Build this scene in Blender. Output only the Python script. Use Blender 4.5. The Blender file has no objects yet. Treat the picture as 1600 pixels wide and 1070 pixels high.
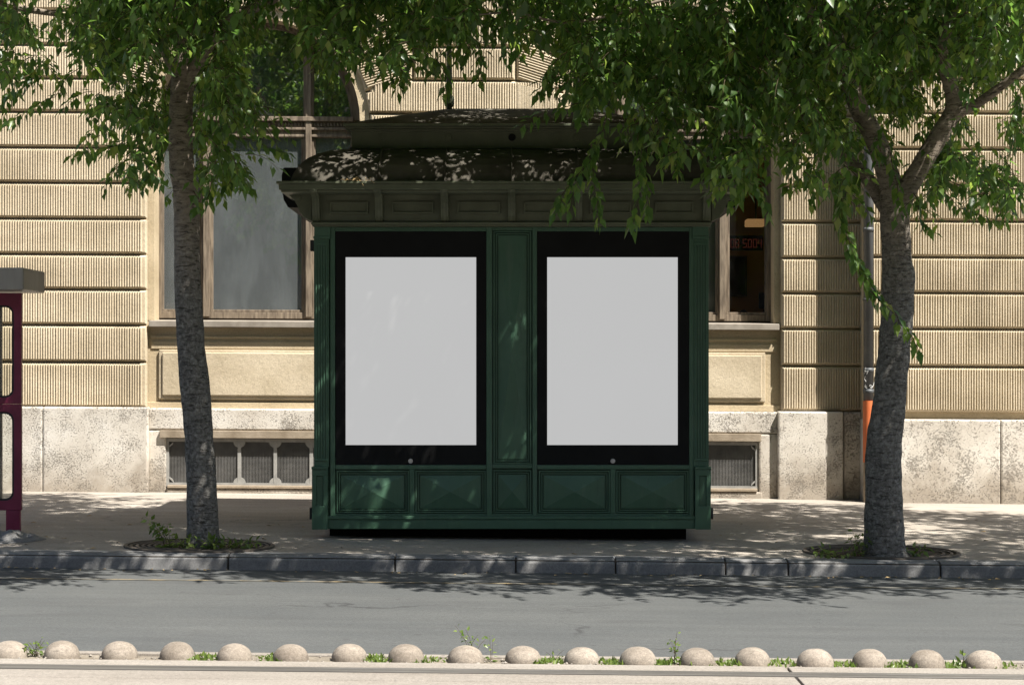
import bpy, math, random
import numpy as np
from mathutils import Vector, noise

# ------------------------------------------------------------------ basics
sc = bpy.context.scene
COL = sc.collection
F, H, CX, YH = 3000.0, 1.6, 800.0, 573.0        # focal length in photo pixels, eye height, principal point / horizon
rng = np.random.default_rng(7)
Ldir = Vector((1.0, -0.82, 2.05)).normalized()        # towards the sun
random.seed(7)
PI = math.pi

def P(px, py, D):
    return ((px - CX) * D / F, D, H - (py - YH) * D / F)

# ground
GS, BS = 0.0105, 0.0054                          # street grade, facade tilt
KERB = 16.26
ROADZ, MEDZ = -0.14, -0.12
def pave_z(x, y): return -0.022 + (y - KERB) * 0.0165 - GS * x
def road_z(x): return ROADZ - GS * x
def med_z(x): return MEDZ - GS * x

# ------------------------------------------------------------------ materials
def newmat(name):
    m = bpy.data.materials.new(name); m.use_nodes = True
    nt = m.node_tree; nt.nodes.clear()
    out = nt.nodes.new('ShaderNodeOutputMaterial')
    return m, nt, out
def N(nt, t, **kw):
    n = nt.nodes.new(t)
    for k, v in kw.items(): setattr(n, k, v)
    return n
def L(nt, a, b): nt.links.new(a, b)
def ramp(nt, fac, stops):
    r = N(nt, 'ShaderNodeValToRGB')
    el = r.color_ramp.elements
    while len(el) < len(stops): el.new(0.5)
    for e, (p, c) in zip(el, stops):
        e.position = p; e.color = (c[0], c[1], c[2], 1) if not isinstance(c, (int, float)) else (c, c, c, 1)
    L(nt, fac, r.inputs[0]); return r.outputs[0]
def noise_tex(nt, scale, detail=4, rough=0.55, vec=None, dist=0.0):
    n = N(nt, 'ShaderNodeTexNoise'); n.inputs['Scale'].default_value = scale
    n.inputs['Detail'].default_value = detail; n.inputs['Roughness'].default_value = rough
    n.inputs['Distortion'].default_value = dist
    if vec is not None: L(nt, vec, n.inputs['Vector'])
    return n.outputs['Fac']
def pos(nt, scale=(1, 1, 1)):
    g = N(nt, 'ShaderNodeNewGeometry')
    m = N(nt, 'ShaderNodeMapping'); m.inputs['Scale'].default_value = scale
    L(nt, g.outputs['Position'], m.inputs['Vector']); return m.outputs[0]
def mixc(nt, fac, a, b, blend='MIX'):
    m = N(nt, 'ShaderNodeMix', data_type='RGBA', blend_type=blend)
    if isinstance(fac, (int, float)): m.inputs[0].default_value = fac
    else: L(nt, fac, m.inputs[0])
    for i, v in ((6, a), (7, b)):
        if isinstance(v, tuple): m.inputs[i].default_value = (*v, 1)
        else: L(nt, v, m.inputs[i])
    return m.outputs[2]
def bump(nt, h, strength=0.5, dist=0.01, normal=None):
    b = N(nt, 'ShaderNodeBump'); b.inputs['Strength'].default_value = strength
    b.inputs['Distance'].default_value = dist; L(nt, h, b.inputs['Height'])
    if normal is not None: L(nt, normal, b.inputs['Normal'])
    return b.outputs[0]
def principled(nt, out, color, rough=0.6, metallic=0.0, normal=None, spec=0.5):
    p = N(nt, 'ShaderNodeBsdfPrincipled')
    if isinstance(color, tuple): p.inputs['Base Color'].default_value = (*color, 1)
    else: L(nt, color, p.inputs['Base Color'])
    if isinstance(rough, (int, float)): p.inputs['Roughness'].default_value = rough
    else: L(nt, rough, p.inputs['Roughness'])
    p.inputs['Metallic'].default_value = metallic
    p.inputs['Specular IOR Level'].default_value = spec
    if normal is not None: L(nt, normal, p.inputs['Normal'])
    L(nt, p.outputs[0], out.inputs[0]); return p

def mat_basic(name, c1, c2, scale=6, rough=0.6, metallic=0.0, bscale=60, bstr=0.2, bdist=0.004, spec=0.5, stretch=(1, 1, 1), lo=0.35, hi=0.65):
    m, nt, out = newmat(name)
    v = pos(nt, stretch)
    col = ramp(nt, noise_tex(nt, scale, 6, 0.6, v), [(lo, c1), (hi, c2)])
    principled(nt, out, col, rough, metallic, bump(nt, noise_tex(nt, bscale, 4, 0.6, v), bstr, bdist), spec)
    return m

M = {}
def plaster(name, ca, cb, cstain):
    m, nt, out = newmat(name)
    v = pos(nt)
    c = ramp(nt, noise_tex(nt, 2.2, 7, 0.62, v), [(0.3, ca), (0.7, cb)])
    blk = ramp(nt, noise_tex(nt, 1.0, 2, 0.5, pos(nt, (0.55, 1, 2.3))), [(0.35, (0.84, 0.82, 0.79)), (0.65, (1.07, 1.07, 1.07))])
    c = mixc(nt, 0.9, c, blk, 'MULTIPLY')
    st = ramp(nt, noise_tex(nt, 1.4, 6, 0.7, pos(nt, (1.6, 1, 0.45))), [(0.52, 0.0), (0.72, 0.55)])
    c = mixc(nt, st, c, cstain)
    sp = ramp(nt, noise_tex(nt, 55, 3, 0.6, v), [(0.3, 0.72), (0.55, 1.0)])
    c = mixc(nt, 0.6, c, sp, 'MULTIPLY')
    h = bump(nt, noise_tex(nt, 90, 5, 0.7, v), 0.6, 0.006)
    h = bump(nt, noise_tex(nt, 24, 4, 0.6, v), 0.45, 0.01, h)
    principled(nt, out, c, 0.9, 0, h, 0.2)
    return m
M['plaster'] = plaster('ochre_plaster', (0.50, 0.42, 0.295), (0.61, 0.52, 0.385), (0.37, 0.305, 0.215))
M['jamb'] = plaster('smooth_ochre_plaster', (0.49, 0.40, 0.265), (0.58, 0.48, 0.33), (0.40, 0.325, 0.22))

def stone_mat():
    m, nt, out = newmat('pitted_limestone')
    v = pos(nt)
    big = noise_tex(nt, 1.7, 6, 0.65, v)
    c = ramp(nt, big, [(0.3, (0.46, 0.41, 0.345)), (0.55, (0.61, 0.565, 0.495)), (0.75, (0.69, 0.65, 0.59))])
    # splash dirt near the pavement and weather stains
    g = N(nt, 'ShaderNodeNewGeometry'); sx = N(nt, 'ShaderNodeSeparateXYZ'); L(nt, g.outputs['Position'], sx.inputs[0])
    zz = N(nt, 'ShaderNodeMath', operation='MULTIPLY_ADD'); L(nt, sx.outputs[2], zz.inputs[0]); zz.inputs[1].default_value = -0.9; zz.inputs[2].default_value = 0.62
    ad = N(nt, 'ShaderNodeMath', operation='ADD'); L(nt, zz.outputs[0], ad.inputs[0]); L(nt, noise_tex(nt, 3.0, 7, 0.7, v), ad.inputs[1])
    d = ramp(nt, ad.outputs[0], [(0.62, 0.0), (1.0, 0.75)])
    c = mixc(nt, d, c, (0.27, 0.225, 0.175))
    pit = noise_tex(nt, 58, 6, 0.74, v)
    big2 = noise_tex(nt, 3.2, 5, 0.65, v)
    sm = N(nt, 'ShaderNodeMath', operation='MULTIPLY_ADD'); L(nt, big2, sm.inputs[0]); sm.inputs[1].default_value = 0.55; L(nt, pit, sm.inputs[2])
    pm = ramp(nt, sm.outputs[0], [(0.655, 0.85), (0.70, 0.0)])
    c = mixc(nt, pm, c, (0.30, 0.26, 0.215))
    h = bump(nt, ramp(nt, sm.outputs[0], [(0.63, 0.0), (0.73, 1.0)]), 0.9, 0.012)
    h = bump(nt, noise_tex(nt, 60, 5, 0.75, v), 0.8, 0.006, h)
    principled(nt, out, c, 0.92, 0, h, 0.2)
    return m
M['stone'] = stone_mat()
M['stone_trim'] = mat_basic('stone_trim', (0.22, 0.175, 0.125), (0.34, 0.28, 0.21), 5, 0.9, 0, 60, 0.5, 0.006, 0.2)
M['wood'] = mat_basic('weathered_brown_wood', (0.095, 0.073, 0.052), (0.255, 0.203, 0.148), 9, 0.75, 0, 80, 0.5, 0.004, 0.3, (3, 3, 0.35))
M['sill'] = mat_basic('grey_zinc_sill', (0.22, 0.19, 0.155), (0.34, 0.30, 0.25), 5, 0.55, 0.1, 50, 0.15, 0.003)
M['iron'] = mat_basic('grey_painted_iron', (0.22, 0.215, 0.20), (0.32, 0.31, 0.285), 8, 0.7, 0.0, 80, 0.3, 0.002)
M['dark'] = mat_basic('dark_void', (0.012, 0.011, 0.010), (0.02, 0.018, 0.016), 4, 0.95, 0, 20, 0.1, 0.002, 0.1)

def mesh_mat():
    m, nt, out = newmat('wire_mesh')
    p = N(nt, 'ShaderNodeBsdfPrincipled'); p.inputs['Roughness'].default_value = 0.7
    c = ramp(nt, noise_tex(nt, 3, 6, 0.7, pos(nt)), [(0.35, (0.09, 0.088, 0.082)), (0.65, (0.19, 0.185, 0.175))])
    L(nt, c, p.inputs['Base Color']); L(nt, p.outputs[0], out.inputs[0]); return m
M['mesh'] = mesh_mat()

def glass_mat(name, tint, refl, dlo=0.03, dhi=0.12):
    m, nt, out = newmat(name)
    t = N(nt, 'ShaderNodeBsdfTransparent'); t.inputs[0].default_value = (*tint, 1)
    g = N(nt, 'ShaderNodeBsdfGlossy'); g.inputs['Roughness'].default_value = 0.015
    L(nt, bump(nt, noise_tex(nt, 2.2, 3, 0.5, pos(nt)), 0.03, 0.05), g.inputs['Normal'])
    d = N(nt, 'ShaderNodeBsdfDiffuse'); d.inputs[0].default_value = (0.40, 0.44, 0.45, 1)
    fr = N(nt, 'ShaderNodeFresnel'); fr.inputs[0].default_value = 1.5
    mm = N(nt, 'ShaderNodeMath', operation='MULTIPLY_ADD'); L(nt, fr.outputs[0], mm.inputs[0]); mm.inputs[1].default_value = 1.0; mm.inputs[2].default_value = refl
    a = N(nt, 'ShaderNodeMixShader'); L(nt, mm.outputs[0], a.inputs[0]); L(nt, t.outputs[0], a.inputs[1]); L(nt, g.outputs[0], a.inputs[2])
    b = N(nt, 'ShaderNodeMixShader')
    haze = ramp(nt, noise_tex(nt, 1.6, 6, 0.7, pos(nt, (2.2, 1, 0.8))), [(0.45, dlo), (0.75, dhi)])  # haze painted into the glass as a pale diffuse layer, lightens the panes
    L(nt, haze, b.inputs[0]); L(nt, a.outputs[0], b.inputs[1]); L(nt, d.outputs[0], b.inputs[2])
    L(nt, b.outputs[0], out.inputs[0]); return m
M['glass'] = glass_mat('hazy_window_glass', (0.78, 0.82, 0.82), 0.20, 0.17, 0.28)
M['clear_glass'] = glass_mat('clear_window_glass', (0.95, 0.96, 0.94), -0.02, 0.0, 0.03)
M['fan_glass'] = glass_mat('arched_window_glass', (0.6, 0.66, 0.66), 0.42, 0.03, 0.10)
M['curtain'] = mat_basic('grey_sheer_curtain', (0.50, 0.525, 0.53), (0.58, 0.605, 0.61), 2, 0.95, 0, 200, 0.1, 0.001, 0.1, (6, 1, 0.3))
M['room'] = mat_basic('ochre_room_paint', (0.72, 0.43, 0.14), (0.80, 0.49, 0.17), 2, 0.9, 0, 40, 0.1, 0.002, 0.2)

def green_mat():
    m, nt, out = newmat('bottle_green_paint')
    v = pos(nt)
    c = ramp(nt, noise_tex(nt, 2.5, 6, 0.65, v), [(0.3, (0.044, 0.104, 0.063)), (0.7, (0.062, 0.134, 0.084))])
    st = ramp(nt, noise_tex(nt, 5, 6, 0.7, pos(nt, (2.5, 2.5, 0.35))), [(0.55, 0.0), (0.78, 0.35)])
    c = mixc(nt, st, c, (0.13, 0.165, 0.13))
    chip = ramp(nt, noise_tex(nt, 38, 4, 0.7, v), [(0.70, 0.0), (0.73, 0.7)]); c = mixc(nt, chip, c, (0.16, 0.17, 0.145))
    drip = ramp(nt, noise_tex(nt, 7, 5, 0.65, pos(nt, (4.5, 4.5, 0.28))), [(0.60, 0.0), (0.72, 0.45)]); c = mixc(nt, drip, c, (0.028, 0.062, 0.042))
    r = ramp(nt, noise_tex(nt, 7, 5, 0.6, v), [(0.3, 0.36), (0.7, 0.56)])
    h = bump(nt, noise_tex(nt, 3.5, 3, 0.5, v), 0.25, 0.01)
    h = bump(nt, noise_tex(nt, 120, 3, 0.6, v), 0.15, 0.002, h)
    principled(nt, out, c, r, 0, h, 0.45); return m
M['green'] = green_mat()
M['olive'] = mat_basic('olive_painted_metal', (0.084, 0.096, 0.060), (0.125, 0.137, 0.088), 4, 0.5, 0, 60, 0.2, 0.003, 0.4)
M['roof'] = mat_basic('grey_brown_sheet_metal', (0.070, 0.063, 0.051), (0.120, 0.110, 0.091), 3.5, 0.85, 0.0, 8, 0.3, 0.01, 0.0)
M['black'] = mat_basic('black_bezel', (0.010, 0.010, 0.010), (0.014, 0.014, 0.014), 3, 0.6, 0, 60, 0.02, 0.001, 0.1)
M['steel'] = mat_basic('brushed_steel', (0.35, 0.35, 0.36), (0.5, 0.5, 0.5), 20, 0.35, 0.6, 90, 0.1, 0.001)
def screen_mat():
    m, nt, out = newmat('backlit_blank_screen')
    p = principled(nt, out, (0.04, 0.04, 0.04), 0.5, 0, None, 0.1)
    c = ramp(nt, noise_tex(nt, 0.8, 2, 0.5, pos(nt)), [(0.3, (0.98, 0.98, 0.98)), (0.7, (1.0, 1.0, 1.0))])
    L(nt, c, p.inputs['Emission Color']); p.inputs['Emission Strength'].default_value = 0.222
    return m
M['screen'] = screen_mat()

def asphalt(name, stops, big, bstr):
    m, nt, out = newmat(name)
    v = pos(nt)
    c = ramp(nt, noise_tex(nt, big, 8, 0.7, pos(nt, (0.35, 1, 1))), stops)
    g = ramp(nt, noise_tex(nt, 140, 3, 0.7, v), [(0.3, 0.62), (0.7, 1.25)])
    c = mixc(nt, 0.7, c, g, 'MULTIPLY')
    lng = ramp(nt, noise_tex(nt, 1.0, 5, 0.6, pos(nt, (0.05, 5, 1))), [(0.35, 0.86), (0.65, 1.08)])
    c = mixc(nt, 0.5, c, lng, 'MULTIPLY')
    sp = ramp(nt, noise_tex(nt, 48, 2, 0.8, v), [(0.28, 0.6), (0.5, 1.0), (0.72, 1.3)])
    c = mixc(nt, 0.55, c, sp, 'MULTIPLY')
    if name in ('worn_asphalt', 'pavement_asphalt'):
        dark = name == 'worn_asphalt'
        vo = N(nt, 'ShaderNodeTexVoronoi'); vo.feature = 'DISTANCE_TO_EDGE'; vo.inputs['Scale'].default_value = 0.55
        wv = N(nt, 'ShaderNodeTexNoise'); wv.inputs['Scale'].default_value = 2.2; wv.inputs['Detail'].default_value = 5; L(nt, v, wv.inputs['Vector'])
        av = N(nt, 'ShaderNodeVectorMath', operation='MULTIPLY_ADD'); L(nt, wv.outputs['Color'], av.inputs[0]); av.inputs[1].default_value = (0.7, 0.7, 0.7); L(nt, pos(nt, (0.5, 1, 1)), av.inputs[2])
        L(nt, av.outputs[0], vo.inputs['Vector'])
        ck = ramp(nt, vo.outputs['Distance'], [(0.004, 0.75), (0.012, 0.0)])
        gate = ramp(nt, noise_tex(nt, 0.5, 3, 0.5, pos(nt)), [(0.50, 0.0), (0.62, 1.0)])
        mk = N(nt, 'ShaderNodeMath', operation='MULTIPLY'); L(nt, ck, mk.inputs[0]); L(nt, gate, mk.inputs[1])
        c = mixc(nt, mk.outputs[0], c, (0.03, 0.03, 0.03) if dark else (0.10, 0.085, 0.07))
        st = ramp(nt, noise_tex(nt, 1.9, 5, 0.6, pos(nt, (0.6, 1.3, 1))), [(0.56, 0.0), (0.70, 0.35)])
        c = mixc(nt, st, c, (0.055, 0.055, 0.055) if dark else (0.17, 0.145, 0.12))
        gm = ramp(nt, noise_tex(nt, 11, 2, 0.4, pos(nt)), [(0.715, 0.0), (0.73, 0.6)])
        c = mixc(nt, gm, c, (0.05, 0.05, 0.05) if dark else (0.12, 0.105, 0.09))
    h = bump(nt, noise_tex(nt, 160, 3, 0.7, v), bstr, 0.006)
    principled(nt, out, c, 0.85, 0, h, 0.3); return m
M['road'] = asphalt('worn_asphalt', [(0.3, (0.070, 0.074, 0.074)), (0.7, (0.094, 0.097, 0.094))], 1.3, 0.6)
M['pave'] = asphalt('pavement_asphalt', [(0.3, (0.27, 0.235, 0.195)), (0.7, (0.40, 0.36, 0.31))], 0.9, 0.5)
M['concrete'] = asphalt('track_concrete', [(0.3, (0.215, 0.19, 0.16)), (0.7, (0.29, 0.262, 0.228))], 2.2, 0.4)
M['dirt'] = asphalt('dry_dirt', [(0.3, (0.14, 0.115, 0.085)), (0.7, (0.29, 0.255, 0.205))], 9, 0.9)
M['soil'] = asphalt('dark_soil', [(0.3, (0.03, 0.024, 0.018)), (0.7, (0.07, 0.055, 0.04))], 9, 0.9)
M['granite'] = asphalt('granite_kerb', [(0.3, (0.14, 0.139, 0.138)), (0.7, (0.24, 0.237, 0.23))], 3, 0.6)
M['rail'] = mat_basic('tram_rail_steel', (0.10, 0.093, 0.083), (0.17, 0.16, 0.145), 3, 0.5, 0.4, 60, 0.2, 0.002, 0.5, (0.2, 8, 8))
M['yellow'] = mat_basic('worn_ochre_paint', (0.12, 0.116, 0.10), (0.27, 0.20, 0.10), 5, 0.85, 0, 120, 0.3, 0.003, 0.2, (1, 1, 1), 0.5, 0.68)
M['dome'] = asphalt('weathered_concrete', [(0.3, (0.15, 0.125, 0.10)), (0.7, (0.29, 0.255, 0.215))], 7, 0.6)
_nt = M['dome'].node_tree; _p = [n for n in _nt.nodes if n.type == 'BSDF_PRINCIPLED'][0]
_src = _p.inputs['Base Color'].links[0].from_socket; _oi = N(_nt, 'ShaderNodeObjectInfo')
_tint = ramp(_nt, _oi.outputs['Random'], [(0.0, (0.95, 0.93, 0.90)), (0.5, (1.12, 1.11, 1.08)), (1.0, (1.3, 1.29, 1.27))])
_src = mixc(_nt, 1.0, _src, _tint, 'MULTIPLY')
_sp = ramp(_nt, noise_tex(_nt, 26, 5, 0.75, pos(_nt)), [(0.33, 0.45), (0.43, 1.0)]); _src = mixc(_nt, 0.5, _src, _sp, 'MULTIPLY')
L(_nt, _src, _p.inputs['Base Color'])
M['cast_iron'] = mat_basic('rusty_cast_iron', (0.05, 0.043, 0.037), (0.12, 0.10, 0.08), 9, 0.75, 0.2, 90, 0.4, 0.003)
M['zinc'] = mat_basic('grey_zinc_pipe', (0.065, 0.07, 0.074), (0.12, 0.123, 0.124), 3, 0.55, 0.1, 50, 0.2, 0.003)
M['orange'] = mat_basic('orange_paint', (0.52, 0.115, 0.03), (0.62, 0.16, 0.05), 4, 0.6, 0, 60, 0.15, 0.002)
M['white_paint'] = mat_basic('white_paint', (0.6, 0.6, 0.58), (0.75, 0.74, 0.72), 9, 0.6, 0, 60, 0.1, 0.001)
M['magenta'] = mat_basic('dark_magenta_paint', (0.150, 0.011, 0.042), (0.21, 0.022, 0.065), 5, 0.45, 0, 60, 0.15, 0.002)
M['rubber'] = mat_basic('black_rubber', (0.012, 0.012, 0.013), (0.025, 0.025, 0.025), 9, 0.7, 0, 60, 0.1, 0.001)
M['alu'] = mat_basic('weathered_aluminium', (0.27, 0.25, 0.225), (0.40, 0.38, 0.35), 5, 0.45, 0.3, 30, 0.2, 0.003, 0.5, (1, 1, 0.2))
M['straw'] = mat_basic('dry_straw', (0.30, 0.19, 0.08), (0.5, 0.36, 0.18), 20, 0.9, 0, 60, 0.1, 0.001)
def emit(name, c, s):
    m, nt, out = newmat(name)
    e = N(nt, 'ShaderNodeEmission'); e.inputs[0].default_value = (*c, 1); e.inputs[1].default_value = s
    L(nt, e.outputs[0], out.inputs[0]); return m
M['led'] = emit('red_led', (0.8, 0.16, 0.10), 0.018)
M['lamp'] = emit('warm_lamp', (1.0, 0.55, 0.22), 0.10)

def bark_mat():
    m, nt, out = newmat('grey_bark')
    v = pos(nt)
    g = N(nt, 'ShaderNodeNewGeometry'); sx = N(nt, 'ShaderNodeSeparateXYZ'); L(nt, g.outputs['Position'], sx.inputs[0])
    zr = N(nt, 'ShaderNodeMapRange'); zr.inputs[1].default_value = 2.1; zr.inputs[2].default_value = 3.3; L(nt, sx.outputs[2], zr.inputs[0])
    low = ramp(nt, noise_tex(nt, 30, 8, 0.75, pos(nt, (1, 1, 0.8)), 0.4), [(0.30, (0.06, 0.055, 0.05)), (0.5, (0.17, 0.16, 0.145)), (0.70, (0.33, 0.32, 0.295))])
    hi = ramp(nt, noise_tex(nt, 9, 7, 0.65, pos(nt, (1, 1, 2.2)), 0.3), [(0.3, (0.17, 0.135, 0.105)), (0.65, (0.34, 0.285, 0.225))])
    c = mixc(nt, zr.outputs[0], low, hi)
    crk = noise_tex(nt, 22, 5, 0.6, pos(nt, (0.55, 0.55, 2.4)), 1.2)
    cm = ramp(nt, crk, [(0.36, 0.75), (0.44, 0.0)])
    c = mixc(nt, cm, c, (0.028, 0.024, 0.02))
    h = bump(nt, ramp(nt, crk, [(0.33, 0.0), (0.5, 1.0)]), 0.7, 0.014)
    h = bump(nt, noise_tex(nt, 60, 5, 0.7, v), 0.7, 0.008, h)
    principled(nt, out, c, 0.9, 0, h, 0.2); return m
M['bark'] = bark_mat()
M['twig'] = mat_basic('brown_twig', (0.05, 0.035, 0.022), (0.10, 0.075, 0.045), 9, 0.85, 0, 60, 0.2, 0.002, 0.2)

def leaf_mat(name, stops, tstops):
    m, nt, out = newmat(name)
    g = N(nt, 'ShaderNodeNewGeometry')
    c = ramp(nt, g.outputs['Random Per Island'], stops)
    t = ramp(nt, g.outputs['Random Per Island'], tstops)
    p = N(nt, 'ShaderNodeBsdfPrincipled'); L(nt, c, p.inputs['Base Color']); p.inputs['Roughness'].default_value = 0.36
    p.inputs['Specular IOR Level'].default_value = 0.5
    tr = N(nt, 'ShaderNodeBsdfTranslucent'); L(nt, t, tr.inputs[0])
    mx = N(nt, 'ShaderNodeMixShader'); mx.inputs[0].default_value = 0.5
    L(nt, p.outputs[0], mx.inputs[1]); L(nt, tr.outputs[0], mx.inputs[2]); L(nt, mx.outputs[0], out.inputs[0]); return m
M['leaf'] = leaf_mat('tree_leaf', [(0.0, (0.040, 0.080, 0.022)), (0.5, (0.066, 0.122, 0.032)), (0.86, (0.10, 0.165, 0.042)), (0.96, (0.14, 0.20, 0.05)), (1.0, (0.22, 0.21, 0.06))],
                     [(0.0, (0.12, 0.25, 0.04)), (0.6, (0.21, 0.38, 0.06)), (1.0, (0.42, 0.57, 0.09))])
M['weed'] = leaf_mat('weed_leaf', [(0.0, (0.10, 0.16, 0.035)), (1.0, (0.20, 0.26, 0.06))], [(0.0, (0.12, 0.22, 0.03)), (1.0, (0.22, 0.34, 0.06))])

# ------------------------------------------------------------------ object helpers
class MB:
    def __init__(s): s.v, s.f = [], []
    def add(s, vs, fs):
        o = len(s.v); s.v += [tuple(map(float, p)) for p in vs]; s.f += [tuple(i + o for i in f) for f in fs]; return s
    def box(s, x0, x1, y0, y1, z0, z1):
        if x0 > x1: x0, x1 = x1, x0
        if z0 > z1: z0, z1 = z1, z0
        v = [(x, y, z) for z in (z0, z1) for y in (y0, y1) for x in (x0, x1)]
        return s.add(v, [(0, 2, 3, 1), (4, 5, 7, 6), (0, 1, 5, 4), (2, 6, 7, 3), (0, 4, 6, 2), (1, 3, 7, 5)])
    def pbox(s, px0, py0, px1, py1, D, depth, back=None):
        """box whose front face covers the photo rectangle at distance D"""
        a, b = P(px0, py1, D), P(px1, py0, D)
        return s.box(a[0], b[0], D, back if back else D + depth, a[2], b[2])
    def prism(s, poly, y0, y1):
        """polygon in (x, z), extruded in y"""
        n = len(poly)
        area = sum(poly[i][0] * poly[(i + 1) % n][1] - poly[(i + 1) % n][0] * poly[i][1] for i in range(n))
        if area < 0: poly = poly[::-1]
        v = [(x, y0, z) for x, z in poly] + [(x, y1, z) for x, z in poly]
        fs = [tuple(range(n)), tuple(range(2 * n - 1, n - 1, -1))] + [(i, n + i, n + (i + 1) % n, (i + 1) % n) for i in range(n)]
        return s.add(v, fs)
    def prism_x(s, poly, x0, x1):
        """polygon in (y, z), extruded in x"""
        n = len(poly)
        v = [(x0, y, z) for y, z in poly] + [(x1, y, z) for y, z in poly]
        return s.add(v, [tuple(range(n)), tuple(range(2 * n - 1, n - 1, -1))] + [(i, n + i, n + (i + 1) % n, (i + 1) % n) for i in range(n)])
    def tube(s, pts, radii, seg=10, cap=True):
        pts = [Vector(p) for p in pts]; n = len(pts); o = len(s.v)
        up = Vector((0.31, 0.95, 0.05)).normalized(); prev = None
        for i, p in enumerate(pts):
            t = (pts[min(i + 1, n - 1)] - pts[max(i - 1, 0)]).normalized()
            a = prev if prev is not None else t.orthogonal()
            a = (a - t * a.dot(t)).normalized(); prev = a; b = t.cross(a)
            for k in range(seg):
                q = p + (a * math.cos(2 * PI * k / seg) + b * math.sin(2 * PI * k / seg)) * radii[i]
                s.v.append(tuple(q))
        for i in range(n - 1):
            for k in range(seg):
                k2 = (k + 1) % seg
                s.f.append((o + i * seg + k, o + i * seg + k2, o + (i + 1) * seg + k2, o + (i + 1) * seg + k))
        if cap:
            s.f.append(tuple(o + k for k in range(seg - 1, -1, -1))); s.f.append(tuple(o + (n - 1) * seg + k for k in range(seg)))
        return s
    def shear(s, k):
        s.v = [(x, y, z - k * x) for x, y, z in s.v]; return s
    def cyl(s, c, r, axis, h, seg=20):
        ax = Vector(axis).normalized(); c = Vector(c)
        return s.tube([c, c + ax * h], [r, r], seg)

def link(name, me, mat, parent=None, smooth=False, bevel=0):
    o = bpy.data.objects.new(name, me); COL.objects.link(o)
    if mat: me.materials.append(mat)
    if parent is not None:
        o.parent = parent
        if parent.type == 'EMPTY': o.location = -Vector(parent.location)
    if smooth: me.polygons.foreach_set('use_smooth', [True] * len(me.polygons))
    if bevel:
        b = o.modifiers.new('bevel', 'BEVEL'); b.width = bevel; b.segments = 2; b.limit_method = 'ANGLE'; b.harden_normals = False
    return o
def build(name, mb, mat, parent=None, smooth=False, bevel=0):
    me = bpy.data.meshes.new(name); me.from_pydata(mb.v, [], mb.f); me.update()
    return link(name, me, mat, parent, smooth, bevel)
def tag(o, label=None, cat=None, group=None, kind=None):
    if label: o['label'] = label
    if cat: o['category'] = cat
    if group: o['group'] = group
    if kind: o['kind'] = kind
    return o
def empty(name, loc, label, cat, group=None):
    o = bpy.data.objects.new(name, None); COL.objects.link(o); o.location = loc; o.empty_display_size = 0.2
    return tag(o, label, cat, group)
def centred(name, mb, mat, loc, smooth=False, bevel=0):
    """single-mesh thing with its origin at loc"""
    mb.v = [(x - loc[0], y - loc[1], z - loc[2]) for x, y, z in mb.v]
    o = build(name, mb, mat, None, smooth, bevel); o.location = loc; return o

# ------------------------------------------------------------------ setting: ground
def sheet(name, xs, ys, zf, mat):
    mb = MB(); nx, ny = len(xs), len(ys)
    mb.v = [(x, y, zf(x, y)) for y in ys for x in xs]
    mb.f = [(j * nx + i, j * nx + i + 1, (j + 1) * nx + i + 1, (j + 1) * nx + i) for j in range(ny - 1) for i in range(nx - 1)]
    return tag(build(name, mb, mat), kind='structure')
XS = [-60, -20, -8, 0, 8, 20, 60]
sheet('ground', [-400, -100, 100, 400], [-400, -60, 60, 400], lambda x, y: -0.35 - GS * max(-60, min(60, x)) - (0.9 if abs(x) > 60 else 0), M['road'])
sheet('road', XS, [11.40, 13, 15, KERB + 0.1], lambda x, y: road_z(x) + 0.006 * math.sin(y), M['road'])
sheet('pavement', XS, [KERB + 0.26, 17, 18, 19, 20, 21, 22, 23.2], pave_z, M['pave'])
# kerb stones: rounded profile, cut by joints
mb = MB()
cuts = [-560, -60, 356, 617, 806, 962, 1134, 1232, 1470, 1690, 2300]
def kerb_profile(x):
    t = pave_z(x, KERB + 0.14); b = road_z(x) - 0.2
    return [(KERB + 0.258, b), (KERB + 0.258, t + 0.002), (KERB + 0.08, t + 0.004), (KERB + 0.035, t - 0.008), (KERB + 0.008, t - 0.035), (KERB - 0.012, b)]
for a, b in zip(cuts[:-1], cuts[1:]):
    x0, x1 = (a - 800) * KERB / F + 0.007, (b - 800) * KERB / F - 0.007
    n = 24
    rings = []
    for i in range(n + 1):
        x = x0 + (x1 - x0) * i / n
        j = 0.009 * noise.noise(Vector((x * 2.1, 3.3, 0))) + 0.006 * noise.noise(Vector((x * 9, 1.3, 0)))
        rings.append([(x, y + j, z + j * 0.6) for y, z in kerb_profile(x)])
    k = 6
    mb.add([v for r in rings for v in r], [(i * k + q, (i + 1) * k + q, (i + 1) * k + (q + 1) % k, i * k + (q + 1) % k) for i in range(n) for q in range(k)]
           + [tuple(range(k)), tuple(n * k + q for q in range(k - 1, -1, -1))])
tag(build('kerb', mb, M['granite'], None, False, 0.008), kind='structure')
mb = MB(); mb.box(-20, 20, KERB + 0.02, KERB + 0.25, -0.5, -0.035); mb.v = [(x, y, z - GS * x) for x, y, z in mb.v]
tag(build('kerb_bedding', mb, M['soil']), kind='structure')
# ochre line on the road
mb = MB(); xs = np.linspace(-9, 9, 60); yl = 15.36
for a, b in zip(xs[:-1], xs[1:]):
    o = 0.02 * noise.noise(Vector((a * 0.6, 0, 0))); o2 = 0.02 * noise.noise(Vector((b * 0.6, 0, 0)))
    mb.add([(a, yl + o, 0), (b, yl + o2, 0), (b, yl + o2 + 0.07, 0), (a, yl + o + 0.07, 0)], [(0, 1, 2, 3)])
mb.v = [(x, y, road_z(x) + 0.006 * math.sin(y) + 0.004) for x, y, z in mb.v]
tag(build('road_marking', mb, M['yellow']), kind='structure')
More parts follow.
